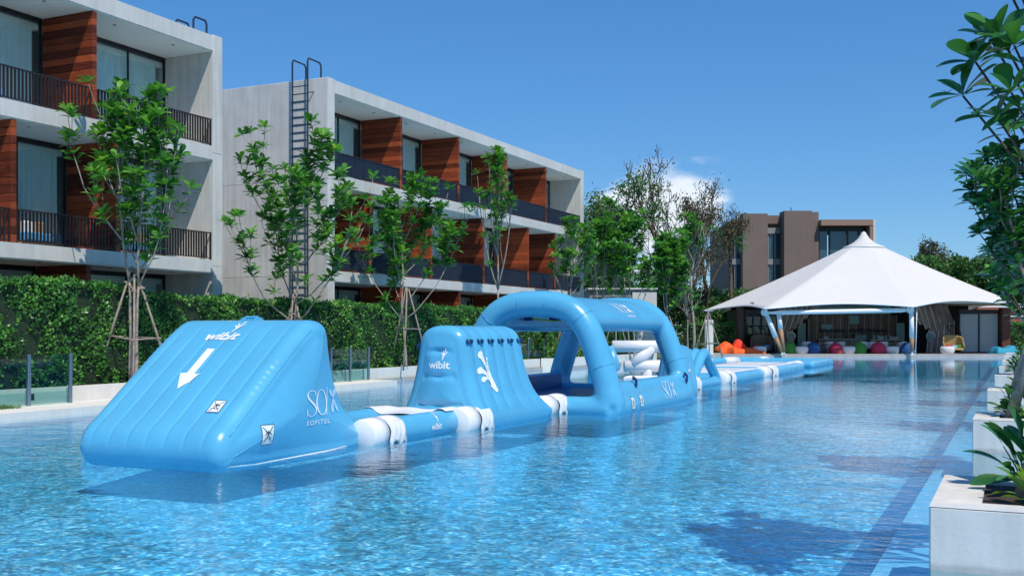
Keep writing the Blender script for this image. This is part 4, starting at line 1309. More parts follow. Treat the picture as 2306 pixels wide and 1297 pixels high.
# palm beside the brown block
def palm(label, r, d, h, seed):
    rng = random.Random(seed); p = rd(r, d, 0)
    t = thing('palm_tree', label, 'palm', (p.x, p.y, 0))
    MB().tube([(0, 0, 0), (.1, 0, h * .5), (0, 0, h)], [.22, .16, .14], 9).build('trunk', M['bark_dark'], t, smooth=True)
    for i in range(26):
        a = i * 2.4; el = rng.uniform(-.5, 1.15)
        fr = MB(); pts = []; v = Vector((math.cos(a) * math.cos(el), math.sin(a) * math.cos(el), math.sin(el))); q = Vector((0, 0, h))
        for k in range(8):
            pts.append(q.copy()); q = q + v * .24; v = (v + Vector((0, 0, -.09))).normalized()
        fr.tube(pts, [.02] * 8, 4)
        for k in range(2, 8):
            dv = (pts[k] - pts[k - 1]).normalized(); s_ = dv.cross(Vector((0, 0, 1))).normalized()
            for sg in (-1, 1):
                for j in (0, .5):
                    b0 = pts[k - 1].lerp(pts[k], j); tp = b0 + (s_ * sg * .8 + dv * .8 + Vector((0, 0, -.25))) * .5
                    fr.add([b0 - dv * .03, b0 + dv * .03, tp], [(0, 1, 2)])
        fr.build('frond', M['leaf_far'], t)
palm('fan of palm fronds against the brown block, left of the tent', 18.4, 90, 9.4, 3)
# ------------------------------------------------------------------ inflatables
def inflated_prism(profile, halfw, r, ribs=0, rib_amp=0.0, rib_w=None, cap_fn=None, bulge=.10, nx=56, center=None, swap=False, ncap=10, rib_soft=True, pucker=0.0):
    """closed outline (a,z) carried across the width; rounded rims, chambered skin, bulging ends.
    swap=False: outline in (y,z), width along x.  swap=True: outline in (x,z), width along y"""
    P = [Vector((p[0], p[1])) for p in profile]; n = len(P)
    # outline normals, outward for counter-clockwise order
    area = sum(P[i].x * P[(i + 1) % n].y - P[(i + 1) % n].x * P[i].y for i in range(n))
    sg = 1 if area > 0 else -1
    N = []
    for i in range(n):
        d = (P[(i + 2) % n] - P[(i - 2) % n]).normalized(); N.append(Vector((d.y, -d.x)) * sg)
    cx = center or (sum(p.x for p in P) / n, sum(p.y for p in P) / n); C = Vector(cx)
    us = []
    nr = 7
    for k in range(nr + 1): us.append(-halfw + r * (1 - math.cos(PI / 2 * k / nr)))
    for k in range(1, nx): us.append(-halfw + r + (2 * (halfw - r)) * k / nx)
    for k in range(nr, -1, -1): us.append(halfw - r * (1 - math.cos(PI / 2 * k / nr)))
    rings = []
    for u in us:
        e = max(0.0, (abs(u) - (halfw - r)) / r)
        ins = r * (1 - math.sqrt(max(0, 1 - e * e)))
        rg = []
        for i, p in enumerate(P):
            w = rib_w(p, N[i]) if rib_w else 1.0
            am = 0.0
            if ribs and abs(u) < halfw - r * .4:
                c_ = abs(math.sin(PI * ribs * (u + halfw) / (2 * halfw)))
                am = rib_amp * w * ((c_ ** .5 - .7) if rib_soft else (.45 * c_ - .9 * math.exp(-(c_ / .22) ** 2)))
            if pucker and .12 < e < .98:
                am += pucker * math.sin(i * 2.05 + .8 * math.sin(i * .37)) * math.sin(PI * e) * max(0, math.sin(i * .11 + (2 if u > 0 else 0)))
            q = p - N[i] * ins + N[i] * am
            rg.append((u, q.x, q.y))
        rings.append(rg)
    def caprings(rg, sgn):
        out = []
        for k in range(1, ncap + 1):
            f = 1 - k / (ncap + .6)
            o = []
            for (u, a, z) in rg:
                aa = C.x + (a - C.x) * f; zz = C.y + (z - C.y) * f
                b = bulge * (1 - f * f)
                if cap_fn: b += cap_fn(aa, zz, 1 - f)
                o.append((u + sgn * b, aa, zz))
            out.append(o)
        return out
    allr = caprings(rings[0], -1)[::-1] + rings + caprings(rings[-1], 1)
    V = []; F = []
    for rg in allr:
        for (u, a, z) in rg: V.append((u, a, z) if not swap else (a, u, z))
    m_ = len(allr)
    for k in range(m_ - 1):
        for i in range(n):
            j = (i + 1) % n
            F.append((k * n + i, k * n + j, (k + 1) * n + j, (k + 1) * n + i))
    F.append(tuple(range(n))); F.append(tuple((m_ - 1) * n + i for i in range(n)))
    mb = MB().add(V, F)
    me = mb.mesh('body', True)
    bm = bmesh.new(); bm.from_mesh(me); bmesh.ops.recalc_face_normals(bm, faces=bm.faces[:]); bm.to_mesh(me); bm.free()
    me.shade_smooth()
    return me

def resample(P, n):
    P = [Vector(p) for p in P]; L = [0]
    for i in range(len(P)): L.append(L[-1] + (P[(i + 1) % len(P)] - P[i]).length)
    out = []; k = 0
    for i in range(n):
        s = L[-1] * i / n
        while L[k + 1] < s: k += 1
        t_ = (s - L[k]) / max(L[k + 1] - L[k], 1e-9)
        out.append(P[k].lerp(P[(k + 1) % len(P)], t_))
    return out

def foot_print(scale=1.0, fat=1.3):
    """splayed frog-like foot with four long toes"""
    pol = []
    pol += stroke2d([(0, -.42), (0, -.2), (.0, .0)], [.10, .16, .20]); pol += disc2d((0, -.42), .06)
    for (pts, w) in (([(0, 0), (-.16, .16), (-.34, .24)], (.13, .07, .075)), ([(0, 0), (-.14, .30), (-.28, .52)], (.14, .07, .09)),
                     ([(0, 0), (.02, .42), (-.02, .88)], (.14, .08, .10)), ([(0, 0), (.12, .26), (.22, .55)], (.13, .06, .07))):
        w = tuple(q * fat for q in w); pol += stroke2d(pts, w); pol += disc2d(pts[-1], w[-1] * .72)
    pol += disc2d((0, 0), .105)
    return xf2d(pol, scale)

def wave_logo(shear=0.0):
    """rounded word mark with a small foot springing from its i"""
    tx = text2d('wibit', 1.0, bold=.028, shear=shear)
    w = max(p[0] for pl in tx for p in pl)
    ft_ = xf2d(foot_print(.80), 1.0, rot=-.25, dx=w * .70, dy=1.12)
    return xf2d(tx + ft_, 1.0, dx=-w / 2), w

def so_logo(with_word=True):
    """tall serif letters s o and a slash, a four-petal emblem, and a small spaced word below"""
    pol = []
    # O
    n = 40; out = []
    for k in range(n):
        a = 2 * PI * k / n; a2 = 2 * PI * (k + 1) / n
        o1 = (.30 * math.cos(a), .5 * math.sin(a)); o2 = (.30 * math.cos(a2), .5 * math.sin(a2))
        i1 = (.225 * math.cos(a), .475 * math.sin(a)); i2 = (.225 * math.cos(a2), .475 * math.sin(a2))
        pol.append([(o1[0] + .72, o1[1] + .5), (o2[0] + .72, o2[1] + .5), (i2[0] + .72, i2[1] + .5), (i1[0] + .72, i1[1] + .5)])
    # S
    S = catmull([(.40, .78, 0), (.36, .93, 0), (.22, .985, 0), (.08, .90, 0), (.06, .74, 0), (.18, .58, 0), (.34, .42, 0), (.42, .24, 0), (.34, .06, 0), (.18, .012, 0), (.06, .08, 0), (.02, .26, 0)], 5)
    m_ = len(S)
    ww = [.022 + .062 * math.sin(PI * min(1, max(0, (i / (m_ - 1) - .2) / .6))) ** 2 for i in range(m_)]
    pol += stroke2d([(p.x, p.y) for p in S], ww)
    pol += stroke2d([(.405, .76), (.405, .98)], [.03, .012]); pol += stroke2d([(.02, .0), (.02, .28)], [.012, .03])
    pol += stroke2d([(.93, .0), (1.12, 1.05)], .03)
    pet = []
    for (a, L, w) in ((2.15, .38, .27), (1.0, .38, .27), (-1.95, .55, .27), (-1.2, .55, .22)):
        P_ = []
        for k in range(16):
            t_ = k / 16 * 2 * PI
            x = L * (.5 - .5 * math.cos(t_)); y = w * .5 * math.sin(t_) * (.35 + .65 * (x / L))
            P_.append((x, y))
        pet += xf2d([P_], 1.0, rot=a, dx=1.48, dy=.55)
    small = []
    if with_word:
        tx = text2d('SOFITEL', .21, bold=.003, spacing=1.35)
        small = xf2d(tx, 1.0, dx=.02, dy=-.32)
    return pol, pet, small

def warn_label():
    pol = [[(-.13, -.15), (.13, -.15), (.13, .15), (-.13, .15)]]
    dk = []
    dk += stroke2d([(-.10, -.12), (.10, .12)], .012); dk += stroke2d([(-.10, .12), (.10, -.12)], .012)
    dk += stroke2d([(-.08, -.07), (-.03, -.045), (.02, -.07), (.08, -.045)], .012)
    dk += stroke2d([(-.07, .0), (0, .05), (.07, .0)], .014) + disc2d((0, .03), .025)
    for a, b in (((-.13, -.15), (.13, -.15)), ((.13, -.15), (.13, .15)), ((.13, .15), (-.13, .15)), ((-.13, .15), (-.13, -.15))):
        dk += stroke2d([a, b], .008)
    return pol, dk

def put_label(bv, origin, u, v, par, s=1.0):
    pol, dk = warn_label()
    lb = decal('warning_label', xf2d(pol, s), bv, origin, u, v, par, M['print_white'], off=.010)
    decal('label_print', xf2d(dk, s), bv, origin, u, v, lb, M['print_dark'], off=.016)

def carry_handle(par, p, u, n, s=1.0, pad=True):
    """webbing loop on a square patch: u along the handle, n outward"""
    u = Vector(u).normalized(); n = Vector(n).normalized(); p = Vector(p); w = n.cross(u)
    mb = MB()
    a = p - u * .09 * s + n * .005; b = p + u * .09 * s + n * .005
    pts = [a, a + n * .05 * s + u * .02 * s, b + n * .05 * s - u * .02 * s, b]
    for i in range(3): mb.bar(pts[i], pts[i + 1], .045 * s, .015 * s, up=w)
    for e in (a, b): mb.bar(e - u * .035 * s, e + u * .035 * s, .10 * s, .016 * s, up=n)
    mb.bar(p - u * .05 * s + n * .055 * s, p + u * .05 * s + n * .055 * s, .07 * s, .03 * s, up=n)
    return mb.build('handle', M['strap_navy'], par)

def put_body(me, par, m, name='body'):
    me.name = name; me.materials.clear(); me.materials.append(m)
    return link(name, me, par)

# ---- slide
SX = -10.80; SY = 11.05
t = thing('inflatable_slide', 'biggest blue inflatable slide nearest the camera, with a white arrow down its ramp', 'inflatable', (SX, SY, 0), rotz=R(1.6))
slide = t
prof = catmull([(.30, -.13, 0), (.05, -.02, 0), (-.02, .20, 0), (.08, .42, 0), (.34, .62, 0), (.95, 1.10, 0), (1.55, 1.56, 0), (1.98, 1.86, 0), (2.22, 1.96, 0), (2.50, 1.93, 0),
                (2.62, 1.76, 0), (2.68, 1.45, 0), (2.80, 1.05, 0), (3.0, .72, 0), (3.26, .46, 0), (3.46, .26, 0), (3.50, .08, 0), (3.38, -.08, 0), (3.0, -.14, 0), (1.6, -.15, 0)], 6, True)
prof = resample([(p.x, p.y) for p in prof], 240)
def rw(p, N_):
    front = max(0, -N_.x) * max(0, min(1, (p.y - .15) / .5)) * max(0, min(1, (1.95 - p.y) / .3))
    return front
me = inflated_prism(prof, 1.305, .23, ribs=8, rib_amp=.026, rib_w=rw, pucker=.008, bulge=.15, nx=150, center=(1.75, .68), ncap=14, rib_soft=False)
for v_ in me.vertices:
    f_ = max(0, min(1, 1 - (v_.co.z + .1) / .75)) * max(0, min(1, (v_.co.y - 1.0) / 1.8))
    v_.co.x *= 1 + .13 * f_ * f_ * (3 - 2 * f_)
put_body(me, t, M['pvc_blue'])
bv = bvh_of(me)
ramp_u = Vector((1, 0, 0)); ramp_v = Vector((0, .79, .615)).normalized()
lg, lw = wave_logo(.28)
decal('word_mark', xf2d(lg, .30, .27, dx=-.10, dy=0), bv, (0, 1.70, 1.64), ramp_u, ramp_v, t, M['print_white'], off=.010)
arrow = stroke2d([(0, .0), (0, -.62)], .135) + [[(-.19, -.57), (0, -.93), (.19, -.57)]]
decal('arrow_mark', arrow, bv, (-.10, 1.50, 1.52), ramp_u, ramp_v, t, M['print_white'], off=.010)
put_label(bv, (.82, .52, .72), ramp_u, ramp_v, t, .8)
pol, pet, small = so_logo()
sU = (0, 1, 0); sV = (0, 0, 1)
decal('letter_mark', xf2d(pol, .58, .385), bv, (1.45, 1.72, .54), sU, sV, t, M['print_white'], off=.010)
decal('petal_mark', xf2d(pet, .58, .42), bv, (1.45, 1.72, .54), sU, sV, t, M['print_pale'], off=.010)
decal('small_word_mark', xf2d(small, .60, .46), bv, (1.45, 1.72, .56), sU, sV, t, M['print_white'], off=.010)
put_label(bv, (1.5, .86, .36), sU, sV, t, .9)
# welt seams along both rims of the ramp
for sx in (1, -1):
    pts = []
    for k in range(16):
        y = .20 + 1.9 * k / 15
        hit = bv.ray_cast(Vector((sx * 1.27, y, 3)), Vector((0, 0, -1)))
        if hit[0]: pts.append(hit[0] + Vector((0, -.002, .002)))
    MB().tube(pts, .010, 5).build('seam', M['pvc_blue'], t, smooth=True)
mb = MB()
mb.bbox(-.15, .15, 2.22, 2.46, 1.93, 1.985, .012); mb.bbox(-.14, -.10, 2.26, 2.42, 1.98, 2.01, .008); mb.bbox(.10, .14, 2.26, 2.42, 1.98, 2.01, .008); mb.tube([(-.12, 2.34, 2.01), (.12, 2.34, 2.01)], .022, 8)
mb.build('top_handle', M['pvc_blue'], t, smooth=False)
rp_ = MB(); rp_.tube([(1.2, .12, -.03), (1.49, .5, -.01), (1.50, 2.2, 0), (1.4, 3.2, .01)], .012, 5); rp_.build('edge_rope', M['pvc_white'], t, smooth=True)

# ---- wrap joints: white collars with a loose flap and navy webbing
def collar(label, x, y0, y1, r, zc, group='white wraps joining the inflatables', flap=True, sag=1.0):
    t = thing('joint_wrap', label, 'wrap', (x, (y0 + y1) / 2, 0), group=group)
    L = (y1 - y0) / 2
    mb = MB()
    ys = [-L, -L + .03, -L * .5, -.05]
    mb.tube([(0, y, zc) for y in ys], [r - .02, r + .012, r + .022, r + .02], 24, cap=True); mb.build('wrap', M['pvc_white'], t, smooth=True)
    mb = MB(); mb.tube([(0, y, zc) for y in (.04, L * .6, L - .03, L)], [r + .02, r + .03, r + .014, r - .02], 24); mb.build('wrap', M['pvc_white'], t, smooth=True)
    mb = MB(); mb.tube([(0, y, zc) for y in (-.06, .05)], r - .01, 20); mb.build('gap', M['pvc_navy'], t, smooth=True)
    if flap:
        rng = random.Random(int(y0 * 10)); V = []; F = []; na, nb = 12, 10
        for i in range(na + 1):
            yy = -.08 + (L * .85 + .08) * i / na
            for j in range(nb + 1):
                end = R(118) + .16 * math.sin(i * 1.1) + (.25 if i in (6, 7) else 0)
                a = R(45) + (end - R(45)) * j / nb
                rr = r + .045 + (.035 * math.sin(i * 1.7 + j * .6) + .03) * (j / nb) ** 1.5
                V.append((math.sin(a) * rr, yy, zc + math.cos(a) * rr))
        for i in range(na):
            for j in range(nb): F.append((i * (nb + 1) + j, i * (nb + 1) + j + 1, (i + 1) * (nb + 1) + j + 1, (i + 1) * (nb + 1) + j))
        o = MB().add(V, F).build('flap', M['pvc_white'], t, smooth=True)
        md = o.modifiers.new('s', 'SOLIDIFY'); md.thickness = .006
        for yy in (.10, .26 * L / .5, .42 * L / .5):
            q = MB(); q.tube([(math.sin(R(a)) * (r + .036), yy + .05 * (a - 90) / 60, zc + math.cos(R(a)) * (r + .036)) for a in range(92, 165, 8)], .012, 5)
            q.build('webbing', M['strap_navy'], t, smooth=True)
    return t

# ---- floating walkway between slide and wall
t = thing('inflatable_walkway', 'low blue floating walkway between the slide and the climbing wall', 'inflatable', (-10.05, 16.0, 0))
mb = MB()
for sx in (-1, 1): mb.tube([(sx * .72, y, .15 if abs(y) < 1.5 else .13) for y in (-1.62, -1.5, -1.2, 0, 1.2, 1.5, 1.62)], [.10, .20, .235, .235, .235, .20, .10], 20)
for yy in (-1.35, 1.35): mb.tube([(x, yy, .13) for x in (-.8, 0, .8)], .2, 16)
mb.box(-.75, .75, -1.4, 1.4, -.05, .27)
me = remesh(mb, .035, 8); put_body(me, t, M['pvc_blue']); bv = bvh_of(me)
cvr = MB(); V = []; F = []; nx_, ny_ = 22, 10
for i in range(nx_ + 1):
    for j in range(ny_ + 1):
        x = -.86 + 1.72 * i / nx_; y = .62 + (.86) * j / ny_ + .05 * math.sin(x * 3)
        h = bv.ray_cast(Vector((x, min(y, 1.45), 2)), Vector((0, 0, -1)))
        z = (h[0].z if h[0] else .3)
        V.append((x, y, z + .03 + .012 * math.sin(x * 7 + y * 3)))
for i in range(nx_):
    for j in range(ny_): F.append((i * (ny_ + 1) + j, (i + 1) * (ny_ + 1) + j, (i + 1) * (ny_ + 1) + j + 1, i * (ny_ + 1) + j + 1))
o = MB().add(V, F).build('cover', M['pvc_white'], t, smooth=True); md = o.modifiers.new('s', 'SOLIDIFY'); md.thickness = .01
lg, lw = wave_logo(0)
decal('word_mark', xf2d(lg, .17, .15), bv, (.96, .15, .10), (0, 1, 0), (0, 0, 1), t, M['print_white'], off=.010)
collar('white wrap with loose flap at the back corner of the big slide', -9.36, 14.22, 15.15, .250, .14)
collar('white wrap where the low walkway meets the climbing wall', -9.13, 16.95, 17.9, .265, .14)
collar('white wrap between the climbing wall and the big arch', -9.25, 20.8, 22.05, .245, .14)

# ---- climbing wall
t = thing('inflatable_wall', 'blue inflatable climbing wall with six dark handles and a white footprint', 'inflatable', (-9.74, 18.72, 0))
wall_ = t
half = [(0, -.13), (.66, -.13), (.82, -.02), (.86, .18), (.81, .36), (.73, .52), (.66, .74), (.59, 1.02), (.53, 1.35), (.49, 1.60), (.40, 1.78), (.22, 1.88), (0, 1.90)]
pr = [(x, z, 0) for x, z in half] + [(-x, z, 0) for x, z in half[-2:0:-1]]
pr = resample([(p.x, p.y) for p in catmull(pr, 6, True)], 110)
def rw2(p, N_): return max(0, min(1, (abs(p.x) - .15) / .2)) * max(0, min(1, (p.y - .22) / .3)) * max(0, min(1, (1.92 - p.y) / .3))
def tuft(a, z, f):
    s_ = 0
    for zz in (.42, .95, 1.42):
        d_ = abs(z - zz)
        s_ -= .055 * math.exp(-(d_ / .055) ** 2) * min(1, max(0, (f - .05) * 5)) * (.75 + .25 * math.cos(a * 16))
    return s_
me = inflated_prism(pr, 1.30, .20, ribs=6, rib_amp=.065, rib_w=rw2, cap_fn=tuft, bulge=.12, nx=96, center=(0, .75), swap=True, ncap=40)
for v_ in me.vertices:
    g_ = math.exp(-max(0, v_.co.z - .15) / .36)
    if v_.co.y > 0: v_.co.y += .95 * g_ * min(1, v_.co.y / 1.3)
    else: v_.co.y -= .02 * g_ * min(1, -v_.co.y / 1.3)
put_body(me, t, M['pvc_blue']); bv = bvh_of(me)
decal('word_mark', xf2d(wave_logo(0)[0], .21, .20), bv, (.03, -1.6, 1.10), (1, 0, 0), (0, 0, 1), t, M['print_white'], off=.010)
decal('footprint_mark', xf2d(foot_print(1.0, 1.55), .80, .62, rot=.50), bv, (1.1, -.45, 1.0), (0, 1, 0), (-.25, 0, 1), t, M['print_white'], off=.012, maxdev=1.5, reach=1.5)
for k in range(6):
    y = -1.10 + k * .44
    h = bv.ray_cast(Vector((3, y, 1.60)), Vector((-1, 0, 0)))
    if h[0]: carry_handle(t, h[0], (0, 1, 0), h[1] if h[1].x > 0 else -h[1], .85)
h = bv.ray_cast(Vector((-3, -1.05, 1.5)), Vector((1, 0, 0)))
if h[0]: carry_handle(t, h[0], (0, 1, 0), (-1, 0, .3), 1.1)

# ---- big arch
t = thing('inflatable_arch', 'large blue inflatable arch frame with open sides and a roof panel', 'inflatable', (-9.87, 24.85, 0))
arch = t
path = catmull([(1.80, .15, 0), (1.70, .62, 0), (1.50, 1.25, 0), (1.28, 1.80, 0), (.98, 2.18, 0), (.55, 2.37, 0), (0, 2.41, 0), (-.55, 2.37, 0), (-.98, 2.18, 0), (-1.28, 1.80, 0), (-1.50, 1.25, 0), (-1.70, .62, 0), (-1.80, .15, 0)], 5)
mb = MB()
for yy in (-2.75, 2.75):
    mb.tube([(p.x, yy, p.y) for p in path], [.30 if p.y > .5 else .33 for p in path], 22)
# roof panel and shoulders
rf = [p for p in path if p.y > 1.86]
for i in range(len(rf) - 1):
    a = rf[i]; b = rf[i + 1]; n_ = Vector((-(b.y - a.y), (b.x - a.x))).normalized() * -1
    A = Vector((a.x, a.y)); B = Vector((b.x, b.y)); nn = Vector((b.y - a.y, -(b.x - a.x))).normalized()
    nn = nn if nn.dot(A - Vector((0, 1.2))) > 0 else -nn
    e = (B - A) * .15
    q = [A - e + nn * .20, B + e + nn * .20, B + e - nn * .06, A - e - nn * .06]
    mb.add([(p.x, -2.75, p.y) for p in q] + [(p.x, 2.75, p.y) for p in q], [(0, 1, 2, 3), (7, 6, 5, 4), (0, 4, 5, 1), (1, 5, 6, 2), (2, 6, 7, 3), (3, 7, 4, 0)])
for sx in (-1, 1):
    mb.tube([(sx * 1.13, -2.75, 2.02), (sx * 1.13, 2.75, 2.02)], .25, 18)
    mb.tube([(sx * 1.80, -2.95, .12), (sx * 1.80, 2.95, .12)], [.30, .30], 20)
    mb.tube([(sx * 1.74, -2.75, .40), (sx * 1.74, 2.75, .40)], [.27, .27], 18)
for yy in (-2.85, 2.85): mb.tube([(-1.85, yy, .10), (1.85, yy, .10)], .26, 20)
me = remesh(mb, .045, 20); put_body(me, t, M['pvc_blue']); bv = bvh_of(me)
for yy in (-2.75, 2.75):
    for k in (8, 18, 27, 33, 42, 52):
        p_ = path[k]; d_ = (path[k + 1] - path[k - 1]).normalized(); nv = Vector((d_.y, -d_.x))
        q = MB(); q.tube([(p_.x + nv.x * math.cos(a * PI / 14) * .297, yy + math.sin(a * PI / 14) * .297, p_.y + nv.y * math.cos(a * PI / 14) * .297) for a in range(28)], .007, 4, closed=True)
        q.build('seam', M['pvc_blue'], t, smooth=True)
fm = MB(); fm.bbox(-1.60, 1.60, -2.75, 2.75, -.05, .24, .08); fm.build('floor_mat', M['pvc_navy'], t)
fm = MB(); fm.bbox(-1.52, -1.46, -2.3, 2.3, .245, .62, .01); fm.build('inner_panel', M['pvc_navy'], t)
pol, pet, small = so_logo(False)
decal('letter_mark', xf2d(pol, .55, .42), bv, (2.2, .35, .14), (0, 1, 0), (0, 0, 1), t, M['print_white'], off=.012)
decal('petal_mark', xf2d(pet, .55, .42), bv, (2.2, .35, .14), (0, 1, 0), (0, 0, 1), t, M['print_pale'], off=.012)
decal('letter_mark', xf2d(pol, .60, .42), bv, (1.25, -.55, 2.22), (0, 1, 0), (-.75, 0, .66), t, M['print_white'], off=.012)
decal('petal_mark', xf2d(pet, .60, .42), bv, (1.25, -.55, 2.22), (0, 1, 0), (-.75, 0, .66), t, M['print_white'], off=.012)
decal('small_word_mark', xf2d(so_logo()[2], .60, .42), bv, (1.25, -.30, 2.22), (0, 1, 0), (-.75, 0, .66), t, M['print_white'], off=.012)
put_label(bv, (2.2, -2.05, .18), (0, 1, 0), (0, 0, 1), t, .85); put_label(bv, (2.2, -1.45, .20), (0, 1, 0), (0, 0, 1), t, .85)
for yy, zz in ((-1.55, .60), (2.45, .55)):
    h = bv.ray_cast(Vector((4, yy, zz)), Vector((-1, 0, 0)))
    if h[0]: carry_handle(t, h[0], (0, .1, 1), (1, 0, 0), 1.3)
for k, (x0, x1, yy) in enumerate(((-.75, .55, -1.5), (-.35, 1.0, -.9))):
    rp_ = MB(); rp_.tube([(x0, yy, 2.10), ((x0 + x1) / 2, yy + .05, 2.03), (x1, yy, 2.10)], .022, 6); rp_.build('grip_rope', M['rope_yellow'], t, smooth=True)
    for x in (x0, (x0 + x1) / 2 + .1, x1):
        MB().box(x - .09, x + .09, yy - .07, yy + .07, 2.04, 2.16).build('rope_anchor', M['strap_navy'], t)

# ---- ribbed ramp beyond the arch
collar('white wrap just beyond the far foot of the arch', -9.15, 29.0, 32.0 if False else 30.3, .25, .14, flap=False)
collar('white wrap before the small ribbed ramp', -9.15, 31.3, 32.5, .27, .14)
t = thing('inflatable_ramp', 'small blue ribbed A-shaped ramp beyond the arch', 'inflatable', (-9.62, 34.1, 0))
mb = MB()
for k in range(4):
    x = -.42 + k * .28
    mb.tube([(x, -1.75, .12), (x, -.45, .98), (x, -.1, 1.08), (x, .15, 1.02)], .17, 14)
mb.tube([(-.45, .15, 1.0), (.45, .15, 1.0)], .16, 14)
for sx in (-1, 1):
    mb.tube([(sx * .43, .05, 1.02), (sx * .43, .7, .62), (sx * .43, 1.5, .15)], .17, 16)
    mb.tube([(sx * .43, -1.75, .10), (sx * .43, 1.6, .10)], .17, 16)
mb.tube([(-.43, 1.55, .12), (.43, 1.55, .12)], .18, 14)
me = remesh(mb, .04, 4); put_body(me, t, M['pvc_blue']); bv = bvh_of(me)
decal('word_mark', xf2d(wave_logo(0)[0], .14, .14), bv, (.75, .25, .82), (0, 1, -.5), (0, .5, 1), t, M['print_white'], off=.012)
collar('white wrap after the small ribbed ramp', -9.15, 35.8, 37.0, .27, .14)
# dark blue handle fin on the rear of the arch
t = thing('inflatable_wall', 'narrow blue curved wall tucked between the arch and the small ribbed ramp', 'inflatable', (-9.1, 30.6, 0))
half = [(0, -.1), (.40, -.1), (.46, .12), (.40, .45), (.32, .85), (.26, 1.15), (.14, 1.32), (0, 1.36)]
pr = [(x, z, 0) for x, z in half] + [(-x, z, 0) for x, z in half[-2:0:-1]]
pr = resample([(p.x, p.y) for p in catmull(pr, 6, True)], 80)
me = inflated_prism(pr, .75, .16, ribs=3, rib_amp=.06, rib_w=lambda p, N_: 1 if .2 < p.y < 1.2 else 0, bulge=.08, nx=30, center=(0, .5), swap=True)
put_body(me, t, M['pvc_blue']); bv = bvh_of(me)
decal('word_mark', xf2d(wave_logo(0)[0], .15, .15), bv, (.9, 0, .70), (0, 1, 0), (-.2, 0, 1), t, M['print_white'], off=.012, maxdev=1.2)

# ---- flat mats beyond
def mat_platform(label, x0, x1, y0, y1, white=None, holes=False, r=.21, word=False):
    t = thing('inflatable_mat', label, 'inflatable', ((x0 + x1) / 2, (y0 + y1) / 2, 0)); hw = (x1 - x0) / 2; hl = (y1 - y0) / 2
    mb = MB()
    for sx in (-1, 1): mb.tube([(sx * (hw - r), y, .12) for y in (-hl, -hl + .12, 0, hl - .12, hl)], [r * .5, r, r, r, r * .5], 18)
    for yy in (-hl + r, hl - r): mb.tube([(-hw + r, yy, .12), (hw - r, yy, .12)], r * .95, 16)
    mb.box(-hw + r, hw - r, -hl + r, hl - r, -.05, .22)
    me = remesh(mb, .045, 12); put_body(me, t, M['pvc_blue']); bv_ = bvh_of(me)
    if white:
        a0, a1, b0, b1 = white
        q = MB().bbox(a0, a1, b0, b1, .215, .345, .03); tp = q.build('top_pad', M['pvc_white'], t)
        if holes:
            for k in range(18):
                MB().box(a0 + .12 + (a1 - a0 - .3) * .0, a0 + .20, b0 + .2 + k * (b1 - b0 - .4) / 18, b0 + .32 + k * (b1 - b0 - .4) / 18, .3452, .352).build('eyelet', M['strap_navy'], tp)
                MB().box(a1 - .20, a1 - .12, b0 + .2 + k * (b1 - b0 - .4) / 18, b0 + .32 + k * (b1 - b0 - .4) / 18, .3452, .352).build('eyelet', M['strap_navy'], tp)
    return t
mat_platform('first flat blue floating mat beyond the ribbed ramp, white pad along its top', -11.9, -8.85, 37.0, 42.0, (-1.3, 1.15, -2.2, 2.2))
collar('white wrap between the two flat mats', -9.05, 41.6, 44.0, .26, .13)
mat_platform('second flat blue floating mat, white pad with rows of eyelets', -12.2, -8.85, 43.8, 50.4, (-1.45, 1.1, -3.0, 2.9), holes=True)
collar('small white wrap between the second mat and the farthest mat', -9.6, 50.3, 53.0, .22, .12, flap=False)
mat_platform('farthest small blue floating mat, lying near the pavilion', -12.6, -8.95, 53.4, 59.6, None)
t = thing('inflatable_bridge', 'blue angled floats with white joints behind the farthest mats', 'inflatable', (-13.5, 56.5, 0))
mb = MB(); mb.tube([(-2.2, -2.6, .14), (-.3, .2, .14), (1.0, 2.4, .14)], [.24, .24, .24], 16); mb.tube([(-.3, .2, .14), (-1.5, 3.2, .14)], .24, 16)
me = remesh(mb, .05, 4); put_body(me, t, M['pvc_blue'])
MB().tube([(-.62, -.3, .14), (-.1, .5, .14)], .262, 16).build('wrap', M['pvc_white'], t, smooth=True)
MB().tube([(.75, 2.0, .14), (1.05, 2.5, .14)], .262, 16).build('wrap', M['pvc_white'], t, smooth=True)

# ---- white and blue truss toy seen through the arch
t = thing('inflatable_goal', 'white tubular inflatable frame with blue posts floating behind the arch side opening', 'inflatable', (-13.3, 36.6, 0), rotz=R(9))
mb = MB(); mb.tube([(-.35, -1.2, -.05), (-.35, -1.2, .62), (.10, -1.1, 1.25)], [.31, .31, .24], 18); mb.tube([(-.1, -1.2, .15), (.35, -1.1, .5), (.10, -1.1, 1.25)], [.15, .16, .18], 12)
mb.build('post', M['pvc_blue'], t, smooth=True)
for k, pts in enumerate((((0.2, -1.0, 1.25), (2.3, -.1, 1.25)), ((.6, -.85, .55), (2.3, -.1, .55)), ((.85, -.75, .55), (1.5, -.45, 1.22)), ((2.2, -.12, .55), (1.95, -.25, 1.22)))):
    MB().tube([pts[0], pts[1]], .21, 16).build('bar', M['pvc_white'], t, smooth=True)
MB().bbox(.5, 2.3, -.9, .1, -.05, .22, .08).build('base', M['pvc_white'], t)
for x in (1.3, 2.0): MB().tube([(x, -.5, .1), (x + .1, -.5, .5)], .18, 12).build('leg', M['pvc_white'], t, smooth=True)
mb = MB(); mb.tube([(2.5, .1, -.05), (2.5, .1, .62), (2.35, 0, 1.25)], [.26, .26, .2], 18); mb.build('post', M['pvc_blue'], t, smooth=True)

